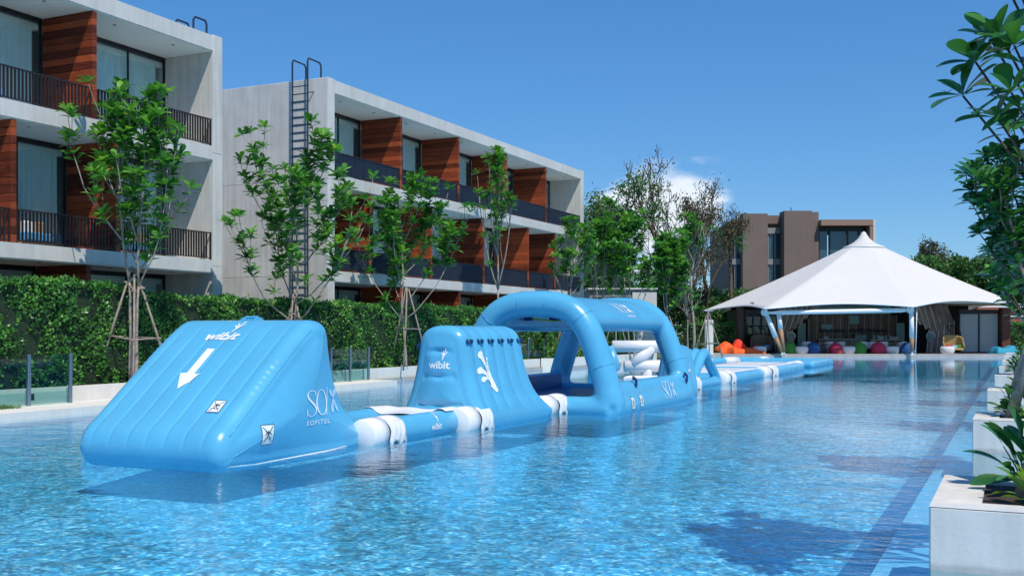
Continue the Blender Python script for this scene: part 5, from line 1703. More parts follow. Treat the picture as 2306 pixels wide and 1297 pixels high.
# ------------------------------------------------------------------ white planters along the right edge
def planter_mesh(x0, x1, L, h):
    mb = MB()
    w = .34
    # rim ring with an earth pocket, built from four butted bevelled walls
    return mb
PL = [('nearest', 8.62, 1.75), ('second', 17.3, 1.3), ('third', 25.7, 1.5), ('fourth', 34.4, 1.5), ('fifth', 42.8, 1.5), ('sixth', 51.4, 1.5), ('seventh', 59.8, 1.5), ('eighth', 68.4, 1.5)]
ORD = ['nearest and largest white rendered planter at the bottom right corner', 'white planter second from the camera, with a leaning brown pole', 'third white planter from the camera on the right bank', 'fourth white planter from the camera on the right bank',
       'fifth white planter from the camera, small in view', 'sixth white planter from the camera, small in view', 'seventh white planter from the camera, small in view', 'last small white planter before the pavilion deck']
pl_things = []
for i, (_, y, L) in enumerate(PL):
    t = thing('planter', ORD[i], 'planter', (-.6, y, 0), group='white planters along the right bank')
    pl_things.append(t)
    mb = MB(); x1 = 2.4; h = .505
    mb.bbox(0, x1, 0, L, -.56, h - .03, .012)
    o = mb.build('body', M['planter_render'], t)
    # rim: four slabs round the soil pocket
    rm = MB(); px0, px1, py0, py1 = .36, x1 - .1, .14, L - .35
    rm.add([(0, 0, h - .03), (x1, 0, h - .03), (x1, L, h - .03), (0, L, h - .03), (.012, .012, h), (x1, .012, h), (x1, L - .012, h), (.012, L - .012, h),
            (px0, py0, h), (px1, py0, h), (px1, py1, h), (px0, py1, h), (px0, py0, h - .028), (px1, py0, h - .028), (px1, py1, h - .028), (px0, py1, h - .028)],
           [(0, 1, 5, 4), (1, 2, 6, 5), (2, 3, 7, 6), (3, 0, 4, 7), (4, 5, 9, 8), (5, 6, 10, 9), (6, 7, 11, 10), (7, 4, 8, 11), (8, 9, 13, 12), (9, 10, 14, 13), (10, 11, 15, 14), (11, 8, 12, 15)])
    rm.build('rim', M['planter_render'], t)
    sl_ = MB(); sl_.add([(px0 + .002, py0 + .002, h - .025), (px1 - .002, py0 + .002, h - .025), (px1 - .002, py1 - .002, h - .025), (px0 + .002, py1 - .002, h - .025)], [(0, 1, 2, 3)])
    sl_.build('soil', M['soil'], t)

# broad-leaved foliage plants standing in the pockets
BROAD = leaf_template(.34, .13, droop=.34, fold=.32, fine=True)
def foliage_plant(label, loc, n, h, w, seed, n_parts, scale=1.0, group=None, m='leaf_planter', clumps=1):
    rng = random.Random(seed)
    t = thing('foliage_plant', label, 'plant', loc, group=group)
    xfs = []; st = MB()
    cl = [(rng.uniform(-w * .35, w * .35), rng.uniform(-w * .18, w * .18)) for _ in range(clumps)]
    for i in range(n):
        cx, cy = cl[i % clumps]
        a = rng.uniform(0, 2 * PI); k = rng.random()
        el = R(25 + 60 * k)
        d = Vector((math.cos(a) * math.cos(el), math.sin(a) * math.cos(el), math.sin(el)))
        L = h * (.25 + .5 * rng.random() * (.5 + k * .5))
        p0 = Vector((cx, cy, 0)); p1 = p0 + d * L
        st.tube([p0, p0.lerp(p1, .5) + Vector((0, 0, .02)), p1], [.008, .006, .005], 4, cap=False)
        dd = (d + Vector((rng.uniform(-.2, .2), rng.uniform(-.2, .2), rng.uniform(-.35, .15)))).normalized()
        xfs.append((p1, basis(dd, rng.uniform(-.6, .6)), scale * rng.uniform(.55, 1.15)))
    st.build('stem', M['leaf_planter'], t, smooth=True)
    emit_leaves(t, xfs, BROAD, M[m], n_parts)
    return t
foliage_plant('dark tall broad-leaved plant at the back of the nearest planter', (.20, 9.75, .48), 52, .66, .65, 3, 52, .98, clumps=3, m='leaf_near')
foliage_plant('bright yellow-green broad-leaved plant at the front of the nearest planter', (.30, 8.95, .48), 60, .30, .6, 5, 60, .62, clumps=4)
foliage_plant('leafy plant with drooping pale leaves in the second planter', (.10, 17.85, .48), 62, .48, .5, 6, 62, .72, clumps=3)
foliage_plant('clump of pointed green leaves in the third planter', (.12, 26.3, .48), 44, .42, .5, 7, 30, .75, clumps=3)
foliage_plant('pale green leafy clump in the fourth planter', (.15, 34.9, .48), 44, .45, .5, 8, 20, .8, clumps=3)
foliage_plant('leafy clump in the fifth planter', (.15, 43.3, .48), 36, .5, .6, 9, 0, .8, clumps=3)
foliage_plant('leafy clump in the sixth planter', (.2, 51.9, .48), 36, .6, .6, 10, 0, .8, clumps=3)
foliage_plant('leafy clump in the seventh planter', (.25, 60.3, .48), 36, .6, .6, 11, 0, .8, clumps=3)

# trees rising from the planters at the right edge
def planter_tree(label, x, y, h, w, seed, n_ros, leaf, n_parts, fork=.36, dens=9, m='leaf_near', lean=(0, 0), r0=.07, spread=1.25, extra=()):
    return broadleaf_tree(label, (x, y, .46), h, w, seed, stems=1, fork=fork, n_ros=n_ros, leaf=leaf, n_parts=n_parts, m=m, r0=r0, density=dens, spread=spread, bark='pole_wood', lean=lean, extra=extra, tmpl=LEAF_FINE)
planter_tree('closest tree, reaching in at the top right with the largest glossy leaves', .72, 10.0, 6.9, 2.9, 5, 62, 1.05, 290, fork=.46, extra=[(-.30, 9.3, 3.95), (-.12, 9.2, 4.12), (-.40, 9.45, 3.72), (-.02, 9.1, 4.0), (-.2, 9.6, 4.2), (-.04, 9.0, 3.62), (-.12, 9.6, 4.72), (-.02, 9.4, 4.6), (-.14, 9.35, 3.5), (-.05, 9.5, 4.85)])
planter_tree('tree in the second planter, its dark crown down the right edge', .42, 17.9, 5.5, 2.5, 12, 230, .88, 290, fork=.24, dens=12, extra=[(-.35, 17.6, 3.0), (-.2, 17.5, 3.5), (-.1, 17.4, 4.0), (-.45, 17.6, 3.7), (-.3, 17.3, 2.6), (0, 17.2, 3.2), (-.1, 17.2, 2.4), (-.5, 17.5, 3.25), (-.25, 17.6, 4.4), (-.05, 17.5, 4.8)])
planter_tree('tree in the third planter, partly hidden behind the nearer crowns', .22, 26.3, 4.5, 2.6, 17, 180, .95, 200, fork=.3)
planter_tree('tree in the fourth planter, lower dark crown above the tent corner', .35, 35.0, 4.6, 3.0, 21, 160, 1.05, 120, fork=.3)
planter_tree('tree in the fifth planter at the right edge', .85, 43.3, 4.8, 3.0, 25, 60, 1.15, 0)
for (lb, x, y, n_, s_) in (('leaning brown poles propping the tree of the nearest planter', .70, 9.5, 3, 11), ('leaning brown poles propping the tree of the second planter', .55, 17.75, 3, 12),
                       ('poles propping the tree of the third planter', .55, 26.2, 3, 13), ('poles propping the tree of the fourth planter', .62, 34.9, 3, 14)):
    stakes(lb, (x, y, .46), 2.3, .66, n_, (.55,) if y > 20 else (), s_, r=.085 if y < 20 else .06, ang0=PI + .1)

# grass tuft on the coping at the far left
g = np.random.default_rng(3); n_ = 2600
P = np.stack([-19.75 + g.random(n_) * .55, 12.5 + g.random(n_) * 3.6, np.full(n_, GZ)], 1)
keep = P[:, 1] < 16.6 - (P[:, 0] + 19.75) * .2; P = P[keep]; n_ = len(P)
D = g.normal(size=(n_, 3)) * .45 + np.array([0, 0, 1]); D /= np.linalg.norm(D, axis=1, keepdims=True)
S = g.normal(size=(n_, 3)); Y = np.cross(D, S); Y /= np.linalg.norm(Y, axis=1, keepdims=True)
H = g.uniform(.05, .13, size=(n_, 1))
V = np.stack([P - Y * .006, P + Y * .006, P + D * H], 1).reshape(-1, 3)
o = link('grass', np_mesh('grass', V, np.arange(n_ * 3).reshape(-1, 3), M['grass'])); tag(o, 'short green grass strip on the coping by the left glass fence', 'grass', kind='stuff')
# ------------------------------------------------------------------ pavilion
DZ = GZ + .02
def pt(o): return o
def loc(r, d, z=DZ):
    p = rd(r, d, z); return (p.x, p.y, p.z)
ROT = YAW   # local x runs along the deck, local y away from the pool
# membrane roof
t = thing('tent_pavilion', 'large white peaked membrane tent over the poolside bar', 'tent', loc(26.4, 80, 0), rotz=ROT)
tent = t
# corner points in local metres (origin under the mast)
CORN = [(-9.35, -8.2, 3.28), (.65, -8.2, 3.42), (10.4, -3.8, 3.55), (10.6, 7, 3.3), (0, 10, 3.3), (-9, 8, 3.2), (-12.0, .6, 3.30)]
nc = len(CORN); NS = 22; NR = 26
V = []; F = []
per = []
for k in range(nc):
    a = Vector(CORN[k]); b = Vector(CORN[(k + 1) % nc])
    mid_in = Vector((0, 0, 0))
    for s in range(NS):
        u = s / NS; p = a.lerp(b, u); bow = math.sin(PI * u)
        q = p.copy(); rad = Vector((p.x, p.y, 0)); q -= rad.normalized() * bow * .9; q.z += bow * (.30 if k != 1 else .42)
        per.append(q)
np_ = len(per); top_r = 1.18; top_z = 8.15
for j in range(NR + 1):
    w = j / NR
    for q in per:
        ang = math.atan2(q.y, q.x); e = Vector((math.cos(ang) * top_r, math.sin(ang) * top_r, top_z))
        R0 = q.xy.length; rr = R0 + (top_r - R0) * w
        # anticlastic curve: shallow at the eave, steep at the mast
        f = w; z = q.z + (e.z - q.z) * (.90 * f + .10 * f ** 2.2)
        V.append((math.cos(ang) * rr, math.sin(ang) * rr, z))
for j in range(NR):
    for i in range(np_):
        i2 = (i + 1) % np_
        F.append((j * np_ + i, j * np_ + i2, (j + 1) * np_ + i2, (j + 1) * np_ + i))
o = MB().add(V, F).build('membrane', M['tent'], t, smooth=True)
md = o.modifiers.new('s', 'SOLIDIFY'); md.thickness = .03
em = MB(); em.tube(per, .055, 6, closed=True); em.build('eave_cable', M['white_paint'], t, smooth=True)
cp_ = MB(); cp_.lathe([(1.42, 7.98), (1.42, 8.12), (1.15, 8.2), (.75, 8.42), (.42, 8.72), (.25, 8.98), (.16, 9.15), (.06, 9.24)], 28); cp_.build('mast_cap', M['tent'], t, smooth=True)
rg_ = MB(); rg_.tube([(math.cos(a * PI / 16) * 1.44, math.sin(a * PI / 16) * 1.44, 8.03) for a in range(32)], .075, 8, closed=True); rg_.build('cap_ring', M['white_paint'], t, smooth=True)
MB().tube([(0, 0, 3.87), (0, 0, 8.2)], .16, 14).build('mast', M['white_paint'], t, smooth=True)
# edge beam with its joints and columns
bm1 = MB(); a = (-9.1, -7.4, 3.02); b = (.7, -7.4, 3.22)
bm1.tube([a, (-8.6, -7.4, 3.03), (-8.2, -7.4, 3.04), (.1, -7.4, 3.20), b], [.09, .10, .155, .155, .09], 14); bm1.build('beam', M['white_paint'], t, smooth=True)
for (x, z) in ((-9.2, 3.05), (.72, 3.22)):
    j = MB(); j.tube([(x - .05, -7.6, z), (x + .05, -7.2, z)], .24, 16); j.bar((x, -7.6, z), (x - .1, -8.2, z + .28), .12); j.build('joint', M['white_paint'], t)
def tcol(x0, x1, z1, tim=.4, d0=-7.4):
    c_ = MB(); p0 = Vector((x0, d0, DZ)); p1 = Vector((x1, d0, z1)); c_.tube([p1, p0.lerp(p1, tim)], [.15, .17], 12); c_.build('column', M['white_paint'], t, smooth=True)
    c_ = MB(); c_.tube([p0.lerp(p1, tim - .002), p0.lerp(p1, .06)], [.16, .10], 12); c_.build('column_sleeve', M['wood_tan'], t, smooth=True)
    c_ = MB(); c_.tube([p0.lerp(p1, .062), p0], [.07, .07], 10); c_.bar(p0 + Vector((-.15, 0, .02)), p0 + Vector((.15, 0, .02)), .3, .04); c_.build('column_foot', M['white_paint'], t)
tcol(.86, .80, 3.2, .38); tcol(-7.95, -9.1, 3.0, .42); tcol(-7.85, -8.25, 3.0, .62)
MB().tube([(1.05, -7.5, DZ), (1.15, -7.5, 3.5)], .035, 8).build('rain_chain', M['white_paint'], t, smooth=True)
MB().tube([(-12.6, -3.0, 3.2), (-12.4, -2.2, 3.26), (-11.0, .2, 3.3)], .05, 8).build('tie_arm', M['white_paint'], t, smooth=True)
# tie-back pillar at the tent's left tip
t = thing('pillar', 'plain white square pillar at the left tip of the tent', 'pillar', loc(13.55, 73.4, -.2), rotz=ROT)
MB().bbox(-.27, .27, -.25, .25, 0, 2.75, .015).build('shaft', M['render_white'], t)
q = MB(); q.bar((0, 0, 2.75), (.1, 0, 3.3), .12); q.bar((-.15, 0, 2.8), (.15, 0, 2.9), .2); q.bar((.1, 0, 3.2), (-.3, .6, 3.4), .08); q.build('tie_bracket', M['metal_navy'], t)

# bar building under the tent
t = thing('bar_pavilion', 'open poolside bar with brown vertical cladding and curved striped fins', 'bar', loc(26.4, 80, 0), rotz=ROT)
bar = t
def B(mb, name, m, par=bar, smooth=False): return mb.build(name, M[m], par, smooth=smooth)
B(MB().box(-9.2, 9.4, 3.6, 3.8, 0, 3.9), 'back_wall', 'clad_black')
nb = 22
for k in range(nb):
    x = -3.2 + k * .315
    o = B(MB().box(x, x + .285, 3.5, 3.59, DZ, 3.05), 'cladding_board', 'clad_brown')
for k in range(12):
    x = -3.216 + k * .63
    B(MB().box(x, x + .03, 3.46, 3.59, DZ, 3.05), 'gold_strip', 'clad_line')
B(MB().box(-3.4, 3.2, 3.3, 3.59, 3.08, 3.75), 'teal_bulkhead', 'teal_wall')
for x in (-4.15, 3.55): B(MB().box(x, x + .62, 3.0, 3.1, DZ, 2.4), 'teal_panel', 'teal_wall')
B(MB().box(-9.3, 9.4, -4.5, 3.8, 3.76, 3.85), 'ceiling', 'cream')
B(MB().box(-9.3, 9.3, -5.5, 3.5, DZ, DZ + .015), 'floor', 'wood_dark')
# shelf, bottles, sign, tv, picture
B(MB().box(-2.4, 3.0, 3.2, 3.45, 1.72, 1.78), 'shelf', 'metal_navy')
rng = random.Random(4)
for k in range(58):
    x = -2.3 + k * .09
    if -.4 < x < -.1: continue
    h = rng.choice((.16, .22, .26, .3)) * (1.2 if .6 < x < 1.5 else .8); 
    B(MB().lathe([(.032, 0), (.034, h * .6), (.014, h * .75), (.014, h)], 7, (x, 3.32, 1.785)), 'bottle', 'bottle', smooth=True)
sg_ = B(MB().box(.02, .74, 3.38, 3.44, 2.35, 2.98), 'sign', 'teal_wall'); sp_ = MB()
for (a, b) in (((.2, 2.8), (.38, 2.55)), ((.38, 2.55), (.56, 2.8)), ((.25, 2.5), (.5, 2.5)), ((.3, 2.65), (.45, 2.72))): sp_.bar((a[0], 3.37, a[1]), (b[0], 3.37, b[1]), .02, .012)
B(sp_, 'sign_print', 'cream', sg_)
B(MB().box(-2.2, -1.3, 3.38, 3.44, 1.85, 2.3), 'picture', 'teal_wall')
tv = B(MB().box(.0, 1.02, 2.2, 2.5, .78, 1.55), 'drinks_fridge', 'metal_black'); B(MB().box(.05, .97, 2.18, 2.198, .84, 1.49), 'display', 'tv', tv)
# counters with framed fronts
for (x0, x1, z) in ((-2.9, -.05, 1.18), (1.1, 3.5, 1.14)):
    c_ = B(MB().box(x0, x1, 1.6, 2.15, DZ + .016, z - .06), 'counter', 'clad_brown')
    B(MB().box(x0 - .06, x1 + .06, 1.5, 2.2, z - .058, z), 'worktop', 'cream', c_)
    k = x0
    while k < x1: B(MB().box(k, k + .05, 1.54, 1.598, DZ + .02, z - .06), 'batten', 'cream', c_); k += .62
for (x, z) in ((1.75, 1.14), (2.55, 1.14), (2.9, 1.14), (-2.5, 1.18)):
    B(MB().box(x, x + .35, 1.7, 1.95, z + .002, z + .22), 'box', 'cream')
for k in range(5): B(MB().lathe([(.05, 0), (.09, .12), (.11, .25), (.03, .34)], 8, (1.4 + k * .3, 1.8, 1.142)), 'jar', 'teal_wall', smooth=True)
# curved striped fins: a leaning column that flares into an arc overhead
def fin(sgn, xc):
    for k in range(7):
        # strips of the flaring top
        x0 = xc + sgn * (-.85 + k * .42)
        top = 3.72
        prof_z = [1.95 + .12 * k if k > 3 else 1.82 - .0 * k, top]
        bottom = 1.80 + max(0, (k - 2)) ** 1.6 * .16
        if bottom >= top: continue
        mb = MB(); w = .41
        lean = sgn * .55
        a0 = (x0, -1.2, bottom); a1 = (x0 + lean, -1.2, top)
        mb.bar(a0, a1, w, .12, up=(0, 1, 0)); B(mb, 'fin_board', 'clad_brown')
        mb = MB(); mb.bar((x0 + sgn * .2, -1.28, bottom), (x0 + sgn * .2 + lean, -1.28, top), .035, .05, up=(0, 1, 0)); B(mb, 'gold_strip', 'clad_line')
    for k in range(4):
        x0 = xc + sgn * (-.72 + k * .36)
        mb = MB(); mb.bar((x0 + sgn * .02, -1.25, DZ), (x0 - sgn * .16, -1.25, 1.86), .33, .14, up=(0, 1, 0)); B(mb, 'fin_board', 'clad_brown')
        mb = MB(); mb.bar((x0 + sgn * .20, -1.34, DZ), (x0 + sgn * .02, -1.34, 1.86), .035, .05, up=(0, 1, 0)); B(mb, 'gold_strip', 'clad_line')
    # backing
    B(MB().add([(xc - sgn * .95, -1.05, DZ), (xc + sgn * .6, -1.05, DZ), (xc + sgn * .55, -1.05, 1.9), (xc + sgn * 1.9, -1.05, 2.9), (xc + sgn * 2.3, -1.05, 3.72), (xc - sgn * .95, -1.05, 3.72)], [(0, 1, 2, 3, 4, 5)]), 'fin_back', 'clad_black')
    # round swirl disc on a thin stick
    cx_, cz_ = xc + sgn * .28, 1.40
    d_ = MB(); d_.tube([(cx_, -1.46, cz_), (cx_, -1.40, cz_)], .335, 28); dd = B(d_, 'swirl_disc', 'cream')
    sp = MB(); pts = [(cx_ + (.03 + .255 * k / 60) * math.cos(k * .31), -1.475, cz_ + (.03 + .255 * k / 60) * math.sin(k * .31)) for k in range(61)]
    sp.tube(pts, .026, 5); B(sp, 'swirl', 'teal_print', dd, True)
    B(MB().tube([(cx_, -1.44, DZ), (cx_, -1.44, cz_ - .33)], .02, 6), 'stick', 'cream')
fin(1, -6.1); fin(-1, 4.75)
# right fin outer part, wider panels towards the screens
for k in range(3):
    x0 = 5.35 + k * .36
    mb = MB(); mb.bar((x0, -1.25, DZ), (x0 - .02, -1.25, 2.25 + .15 * k), .34, .12, up=(0, 1, 0)); B(mb, 'fin_board', 'clad_brown')
    mb = MB(); mb.bar((x0 - .02, -1.2, 2.2 + .15 * k), (x0 - .55, -1.3, 3.72), .34, .12, up=(0, 1, 0)); B(mb, 'fin_board', 'clad_brown')
    mb = MB(); mb.bar((x0 + .18, -1.34, DZ), (x0 + .16, -1.34, 2.25 + .15 * k), .035, .05, up=(0, 1, 0)); B(mb, 'gold_strip', 'clad_line')
# dark glazed rooms left and right
def room(x0, x1, d0, screens, ztop=3.35):
    B(MB().box(x0, x1, d0 - .06, d0 + .06, ztop - .32, ztop), 'header', 'metal_black')
    B(MB().box(x0, x1, d0 - .05, d0 + .05, DZ, DZ + .09), 'sill', 'metal_black')
    n_ = screens
    for k in range(n_ + 1):
        x = x0 + (x1 - x0 - .09) * k / n_
        B(MB().box(x, x + .09, d0 - .055, d0 + .055, DZ + .09, ztop - .32), 'mullion', 'metal_black')
room(6.3, 9.25, -2.0, 2)
for k in range(2):
    x = 6.4 + k * 1.43
    B(MB().box(x + .0, x + 1.33, -1.97, -1.955, DZ + .1, 3.02), 'roller_screen', 'screen')
room(-9.4, -7.0, -2.0, 4)
for k in range(4):
    x = -9.3 + k * .6
    B(MB().box(x, x + .5, -1.99, -1.98, DZ + .1, 3.02), 'pane', 'window_glass')
B(MB().box(-9.55, -9.45, -2, 3.6, DZ, 3.35), 'side_frame', 'metal_black')
for (x, d0, w) in ((-9.75, -2.2, .42), (9.55, -2.2, .62)):
    B(MB().bbox(x - w / 2, x + w / 2, d0 - .3, d0 + .3, DZ, 3.5, .02), 'timber_post', 'wood_dark' if x < 0 else 'post_red')
# raised stone plinth strip in front
B(MB().box(-12.4, 10.2, -6.99, -6.6, DZ, DZ + .05), 'edge_strip', 'deck')

# ---- loose furniture on the deck
def bean_bag(label, r, d, m, w=.93, h=.82, seed=0, patch=None, squash=1.0):
    rng = random.Random(seed)
    t = thing('bean_bag', label, 'bean bag', loc(r, d, DZ), rotz=ROT + rng.uniform(-.3, .3))
    pr_ = [(.32, 0), (.45, .05), (.5, .22), (.5, .45), (.45, .67), (.34, .85), (.18, .96), (.04, 1.0)]
    n_ = 20; V = []; F = []
    P_ = [(p.x, p.y) for p in catmull([(a, b, 0) for a, b in pr_], 3)]
    for (a, z) in P_:
        for k in range(n_):
            q = 2 * PI * k / n_
            f = 1 + .035 * math.cos(q * 6) * (1 if z < .9 else 0) + .03 * math.sin(q * 2 + seed)
            V.append((a * w * f * math.cos(q) + .08 * w * z * math.cos(seed), a * w * f * math.sin(q), z * h))
    for i in range(len(P_) - 1):
        for k in range(n_):
            k2 = (k + 1) % n_; F.append((i * n_ + k, i * n_ + k2, (i + 1) * n_ + k2, (i + 1) * n_ + k))
    F.append(tuple(range(n_ - 1, -1, -1))); F.append(tuple((len(P_) - 1) * n_ + k for k in range(n_)))
    MB().add(V, F).build('cushion', M[m], t, smooth=True)
    top = MB(); top.lathe([(.05, 0), (.06, .02), (.03, .05)], 10, (.08 * w * math.cos(seed), 0, h * .985)); top.build('button', M[m], t, smooth=True)
    if patch:
        pm = MB(); pm.lathe([(.02, .0), (.17, .05), (.22, .16), (.17, .27), (.04, .32)], 14, (.16, -.36, .02)); pm.build('bolster', M[patch], t, smooth=True)
    return t
def ottoman(label, r, d, w=.98, h=.5):
    t = thing('ottoman', label, 'ottoman', loc(r, d, DZ), rotz=ROT)
    MB().lathe([(.30 * w, 0), (.42 * w, .03), (.47 * w, h * .35), (.5 * w, h * .7), (.49 * w, h * .93), (.46 * w, h)], 26).build('seat', M['c_white'], t, smooth=True)
    tp = MB(); tp.lathe([(.455 * w, 0), (.44 * w, .03), (.2 * w, .045)], 26, (0, 0, h + .002)); tp.build('pad', M['c_white'], t, smooth=True)
bean_bag('leftmost green bean bag in the row, before the left striped fin', 19.4, 74.6, 'c_green', .92, .86, 1)
bean_bag('dark blue bean bag left of the tables, beside a white ottoman', 21.1, 74.6, 'c_blue', .98, .84, 2)
bean_bag('pink bean bag with a small coral bolster', 22.72, 74.6, 'c_pink', .92, .80, 3, 'c_coral')
bean_bag('green bean bag near the middle of the row, right of the brightest ottoman', 24.35, 74.6, 'c_green', .95, .86, 4)
bean_bag('round crimson bean bag right of the middle', 25.62, 74.6, 'c_pink', 1.08, .86, 5)
bean_bag('blue bean bag with a light blue side, rightmost of the row', 27.62, 74.6, 'c_blue', 1.02, .84, 6, 'c_blue2')
ottoman('white ottoman between the leftmost green and the blue bean bag', 20.22, 74.5)
ottoman('brightest white ottoman between the pink and the middle green bean bag', 23.5, 74.5)
ottoman('grey-white ottoman between the crimson and the rightmost blue bean bag', 26.55, 74.5)
ottoman('white ottoman in front of the tan hanging basket chair', 30.35, 74.3)
ottoman('lilac-white ottoman in front of the dark hanging basket chair', 17.35, 74.6, .95)
def floor_cushion(label, r, d, m, w, dpt, h, seed, rz=0.0, tilt=0.0):
    """big soft square sack slumped on the deck"""
    t = thing('bean_bag', label, 'bean bag', loc(r, d, DZ), rotz=ROT + rz)
    n_ = 14; V = []; F = []
    for sd in (0, 1):
        for i in range(n_ + 1):
            for j in range(n_ + 1):
                u = i / n_ * 2 - 1; v = j / n_ * 2 - 1
                th = (max(0, 1 - u ** 4) * max(0, 1 - v ** 4)) ** .5
                pin = 1 - .10 * (1 - abs(u) * 0) * (abs(v) ** 3) - .08 * abs(u) ** 3
                x = u * w / 2 * (1 - .12 * (1 - abs(v)) * abs(u)); y = v * dpt / 2 * (1 - .12 * (1 - abs(u)) * abs(v))
                z = h * .12 + (h * .88 * th * (.75 + .25 * math.sin(u * 3 + seed))) if sd else h * .10 * (1 - th)
                V.append((x, y, z + (tilt * (v + 1) / 2)))
    k = n_ + 1
    for sd in (0, 1):
        for i in range(n_):
            for j in range(n_):
                q = sd * k * k
                f_ = (q + i * k + j, q + (i + 1) * k + j, q + (i + 1) * k + j + 1, q + i * k + j + 1)
                F.append(f_ if sd else f_[::-1])
    ringi = [(i, 0) for i in range(n_)] + [(n_, j) for j in range(n_)] + [(n_ - i, n_) for i in range(n_)] + [(0, n_ - j) for j in range(n_)]
    for a in range(len(ringi)):
        b = (a + 1) % len(ringi)
        A = ringi[a][0] * k + ringi[a][1]; B_ = ringi[b][0] * k + ringi[b][1]
        F.append((A, B_, B_ + k * k, A + k * k))
    MB().add(V, F).build('cushion', M[m], t, smooth=True)
    return t
floor_cushion('orange bean bag standing on edge at the far left of the deck', 14.95, 74.6, 'c_orange', 1.3, 1.0, .72, 1, .3, .25)
floor_cushion('scarlet bean bag, tallest of the left group, at the back', 16.1, 75.4, 'c_red', 1.35, 1.1, .95, 2, -.1, .15)
floor_cushion('low flat orange bean bag at the front beside the dark post', 16.85, 74.3, 'c_orange', 1.7, 1.2, .48, 3, -.15)
floor_cushion('orange bean bag lying in the middle of the left group', 15.6, 74.1, 'c_orange', 1.2, 1.0, .58, 4, .5)
floor_cushion('teal bean bag alone at the right end of the deck', 34.1, 73.9, 'c_teal', 1.7, 1.2, .74, 5, .15)

def basket_chair(label, r, d, m, cush, frame_x, w=1.45):
    t = thing('hanging_basket_chair', label, 'swing chair', loc(r, d, DZ), rotz=ROT)
    # shell: half pod with rounded corners, open to the front
    n_, k_ = 18, 10; V = []; F = []
    for i in range(n_ + 1):
        u = i / n_ * 2 - 1
        for j in range(k_ + 1):
            v = j / k_
            x = u * w / 2 * (1 - .10 * v) * (1 if abs(u) < .8 else .985)
            y = .40 - .75 * (abs(u) ** 5) * (1 - .3 * v) - .12 * v
            z = .38 + .95 * v * (1 - .22 * abs(u) ** 5)
            V.append((x, y, z))
    for i in range(n_):
        for j in range(k_): F.append((i * (k_ + 1) + j, (i + 1) * (k_ + 1) + j, (i + 1) * (k_ + 1) + j + 1, i * (k_ + 1) + j + 1))
    o = MB().add(V, F).build('back_shell', M[m], t, smooth=True); md = o.modifiers.new('s', 'SOLIDIFY'); md.thickness = .07
    MB().bbox(-w / 2 + .02, w / 2 - .02, -.45, .34, .26, .40, .05).build('seat', M[m], t)
    for sx in (-1, 1):
        q = MB(); q.tube([(sx * w / 2 * .97, -.42, .36), (sx * w / 2, -.36, .62), (sx * w / 2 * .96, -.18, .95), (sx * w / 2 * .86, .1, 1.22)], .05, 8); q.build('arm', M[m], t, smooth=True)
    for i, (x, c_) in enumerate(cush):
        q = MB(); q.bbox(x - .2, x + .2, -.2, .12, .41, .64 - .04 * (i % 2), .07); q.build('cushion', M[c_], t, smooth=False)
    f = MB(); fx = frame_x
    path = [(fx, .5, .03), (fx + .02, .5, 1.3), (fx - .12, .45, 1.75), (fx - .42, .3, 1.98), (fx - 1.25, -.05, 1.97)]
    f.tube(catmull(path, 5), .04, 8); f.tube(catmull([(fx - 1.15, -.05, 1.96), (fx - .95, .3, 1.85), (fx - .72, .5, 1.45), (fx - .68, .5, .9)], 5), .035, 8)
    f.tube([(fx, .5, .03), (fx - .15, -.45, .03), (fx - 1.2, -.45, .03)], .035, 8); f.tube([(fx, .5, .03), (fx - 1.3, .6, .03)], .035, 8)
    f.tube([(fx - .3, .25, 1.97), (fx - .3, .25, 1.3)], .012, 5)
    f.build('frame', M['metal_black'], t, smooth=True)
basket_chair('tan rattan hanging basket chair with coloured cushions under a black frame', 31.45, 76.2, 'rattan', [(-.25, 'c_pink'), (.18, 'c_sky'), (.5, 'c_green')], .82)
basket_chair('dark rattan basket chair with cushions in the shade behind the V-shaped tent legs', 17.85, 76.6, 'rattan_dark', [(-.45, 'c_pink'), (.0, 'c_green'), (.48, 'c_blue2')], .95)

# bar tables with white shell chairs behind the bean bags
def table(label, r, d):
    t = thing('table', label, 'table', loc(r, d, DZ), rotz=ROT)
    MB().bbox(-.65, .65, -.35, .35, .70, .745, .012).build('tabletop', M['clad_brown'], t)
    MB().tube([(0, 0, .03), (0, 0, .70)], .04, 10).build('leg', M['white_paint'], t, smooth=True)
    MB().lathe([(.26, 0), (.24, .02), (.05, .035)], 18).build('base', M['white_paint'], t, smooth=True)
def shell_chair():
    t = thing('shell_chair', 'white shell chair', 'chair', (0, 0, 0), group='white shell chairs at the bar tables')
    V = []; F = []; n_ = 12
    for i in range(n_ + 1):
        u = i / n_ * 2 - 1
        for j in range(5):
            v = j / 4
            V.append((u * .38 * (1 + .12 * v), -.30 + .34 * (1 - abs(u) ** 3) * -1 + .30, .44 + v * .42 * (1 - .35 * abs(u) ** 4)))
    for i in range(n_):
        for j in range(4): F.append((i * 5 + j, (i + 1) * 5 + j, (i + 1) * 5 + j + 1, i * 5 + j + 1))
    o = MB().add(V, F).build('backrest', M['c_white'], t, smooth=True); md = o.modifiers.new('s', 'SOLIDIFY'); md.thickness = .04
    MB().bbox(-.34, .34, -.28, .34, .38, .46, .04).build('seat', M['c_white'], t)
    for sx in (-.26, .26):
        for sy in (-.2, .26): MB().tube([(sx, sy, 0), (sx * .8, sy * .8, .39)], .018, 6).build('leg', M['metal_black'], t, smooth=True)
    return t
TB = [(21.9, 'small table with white pedestal left of the pink bean bag'), (24.2, 'small table behind the middle green bean bag'), (26.7, 'small table with pedestal behind the grey-white ottoman')]
for r_, lb in TB: table(lb, r_, 76.0)
ch = shell_chair(); first = True
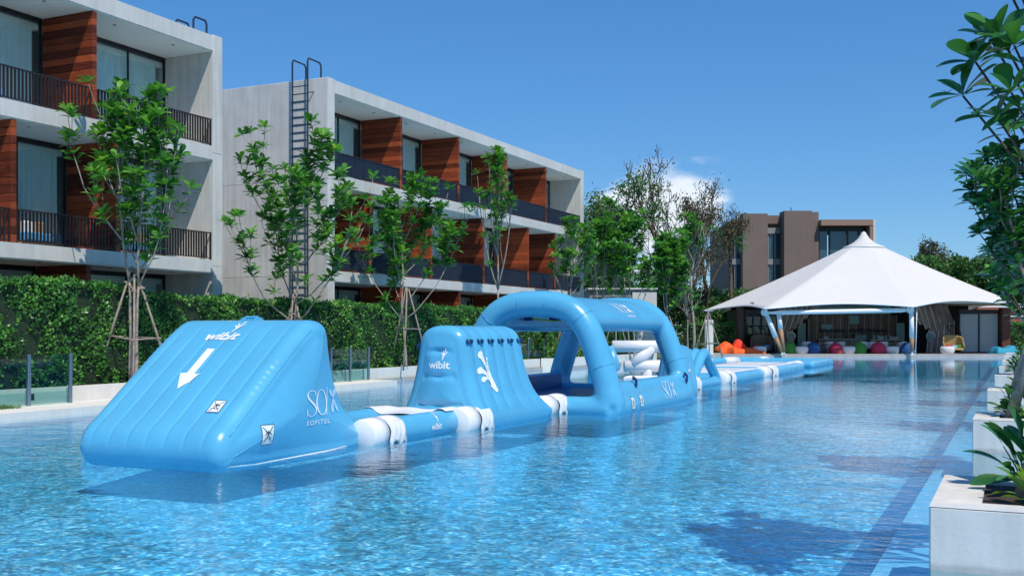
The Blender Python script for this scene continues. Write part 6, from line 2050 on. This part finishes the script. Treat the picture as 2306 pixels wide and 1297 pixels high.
CH = [(21.0, 75.9, 'white shell chair at the left end of the tables, behind the blue bean bag'), (22.7, 76.4, 'white shell chair behind the pink bean bag'), (23.35, 75.9, 'white shell chair between the pink and the middle green bean bag'),
      (24.95, 75.8, 'white shell chair just right of the middle green bean bag'), (25.75, 76.5, 'white shell chair behind the crimson bean bag'), (26.3, 75.7, 'white shell chair right of the crimson bean bag'), (27.75, 75.9, 'white shell chair at the right end, behind the rightmost blue bean bag')]
for k, (r_, d_, lb) in enumerate(CH):
    c_ = ch if k == 0 else copy_tree(ch)
    c_.location = loc(r_, d_); c_.rotation_euler.z = ROT + (-.3, .2, .1, -.25, .3, .0, .25)[k]; c_['label'] = lb

# balcony furniture on the nearest wing
def balcony_chair(label, x, y, z, m='c_blue2'):
    t = thing('balcony_sofa', label, 'sofa', (x, y, z))
    MB().bbox(-.35, .35, -.6, .6, .12, .34, .03).build('seat', M[m], t)
    MB().bbox(-.36, .36, -.62, .62, .04, .11, .01).build('frame', M['wood_tan'], t)
    for sy in (-.5, .5):
        for sx in (-.28, .28): MB().box(sx - .03, sx + .03, sy - .03, sy + .03, 0, .04).build('leg', M['wood_tan'], t)
    for k in range(3): MB().bbox(-.34, -.20, -.56 + k * .38, -.22 + k * .38, .345, .68, .04).build('pillow', M['c_white' if k % 2 else 'wood_tan'], t)
balcony_chair('blue and white cushioned sofa on the top left balcony', -22.7, 17.6, 7.37)
balcony_chair('cushioned sofa on the middle left balcony behind the railing', -22.7, 19.4, 3.94)
balcony_chair('cushioned seat on the balcony behind the two-stemmed tree', -22.7, 22.9, 3.94)

# bird in the sky
t = thing('bird', 'small dark bird gliding in the clear sky at the upper right', 'bird', (8.4 * 0 + rd(24.5, 60).x, rd(24.5, 60).y, 15.2), rotz=YAW)
b_ = MB(); b_.tube([(-.14, 0, .0), (-.05, 0, .01), (.06, 0, 0), (.16, 0, -.03)], [.008, .035, .03, .006], 8); b_.build('body', M['bird'], t, smooth=True)
for sx in (-1, 1):
    b_ = MB(); b_.add([(-.02, .03 * sx, .01), (.05, .03 * sx, .01), (.03, .16 * sx, .09), (-.05, .15 * sx, .10), (-.08, .30 * sx, .16), (-.02, .03 * sx, .018), (.05, .03 * sx, .018), (.03, .16 * sx, .098), (-.05, .15 * sx, .108)],
                      [(0, 1, 2, 3), (3, 2, 4), (8, 7, 6, 5), (4, 7, 8)]); w_ = b_.build('wing', M['bird'], t); 
t.rotation_euler = (0, .1, YAW + 1.2)
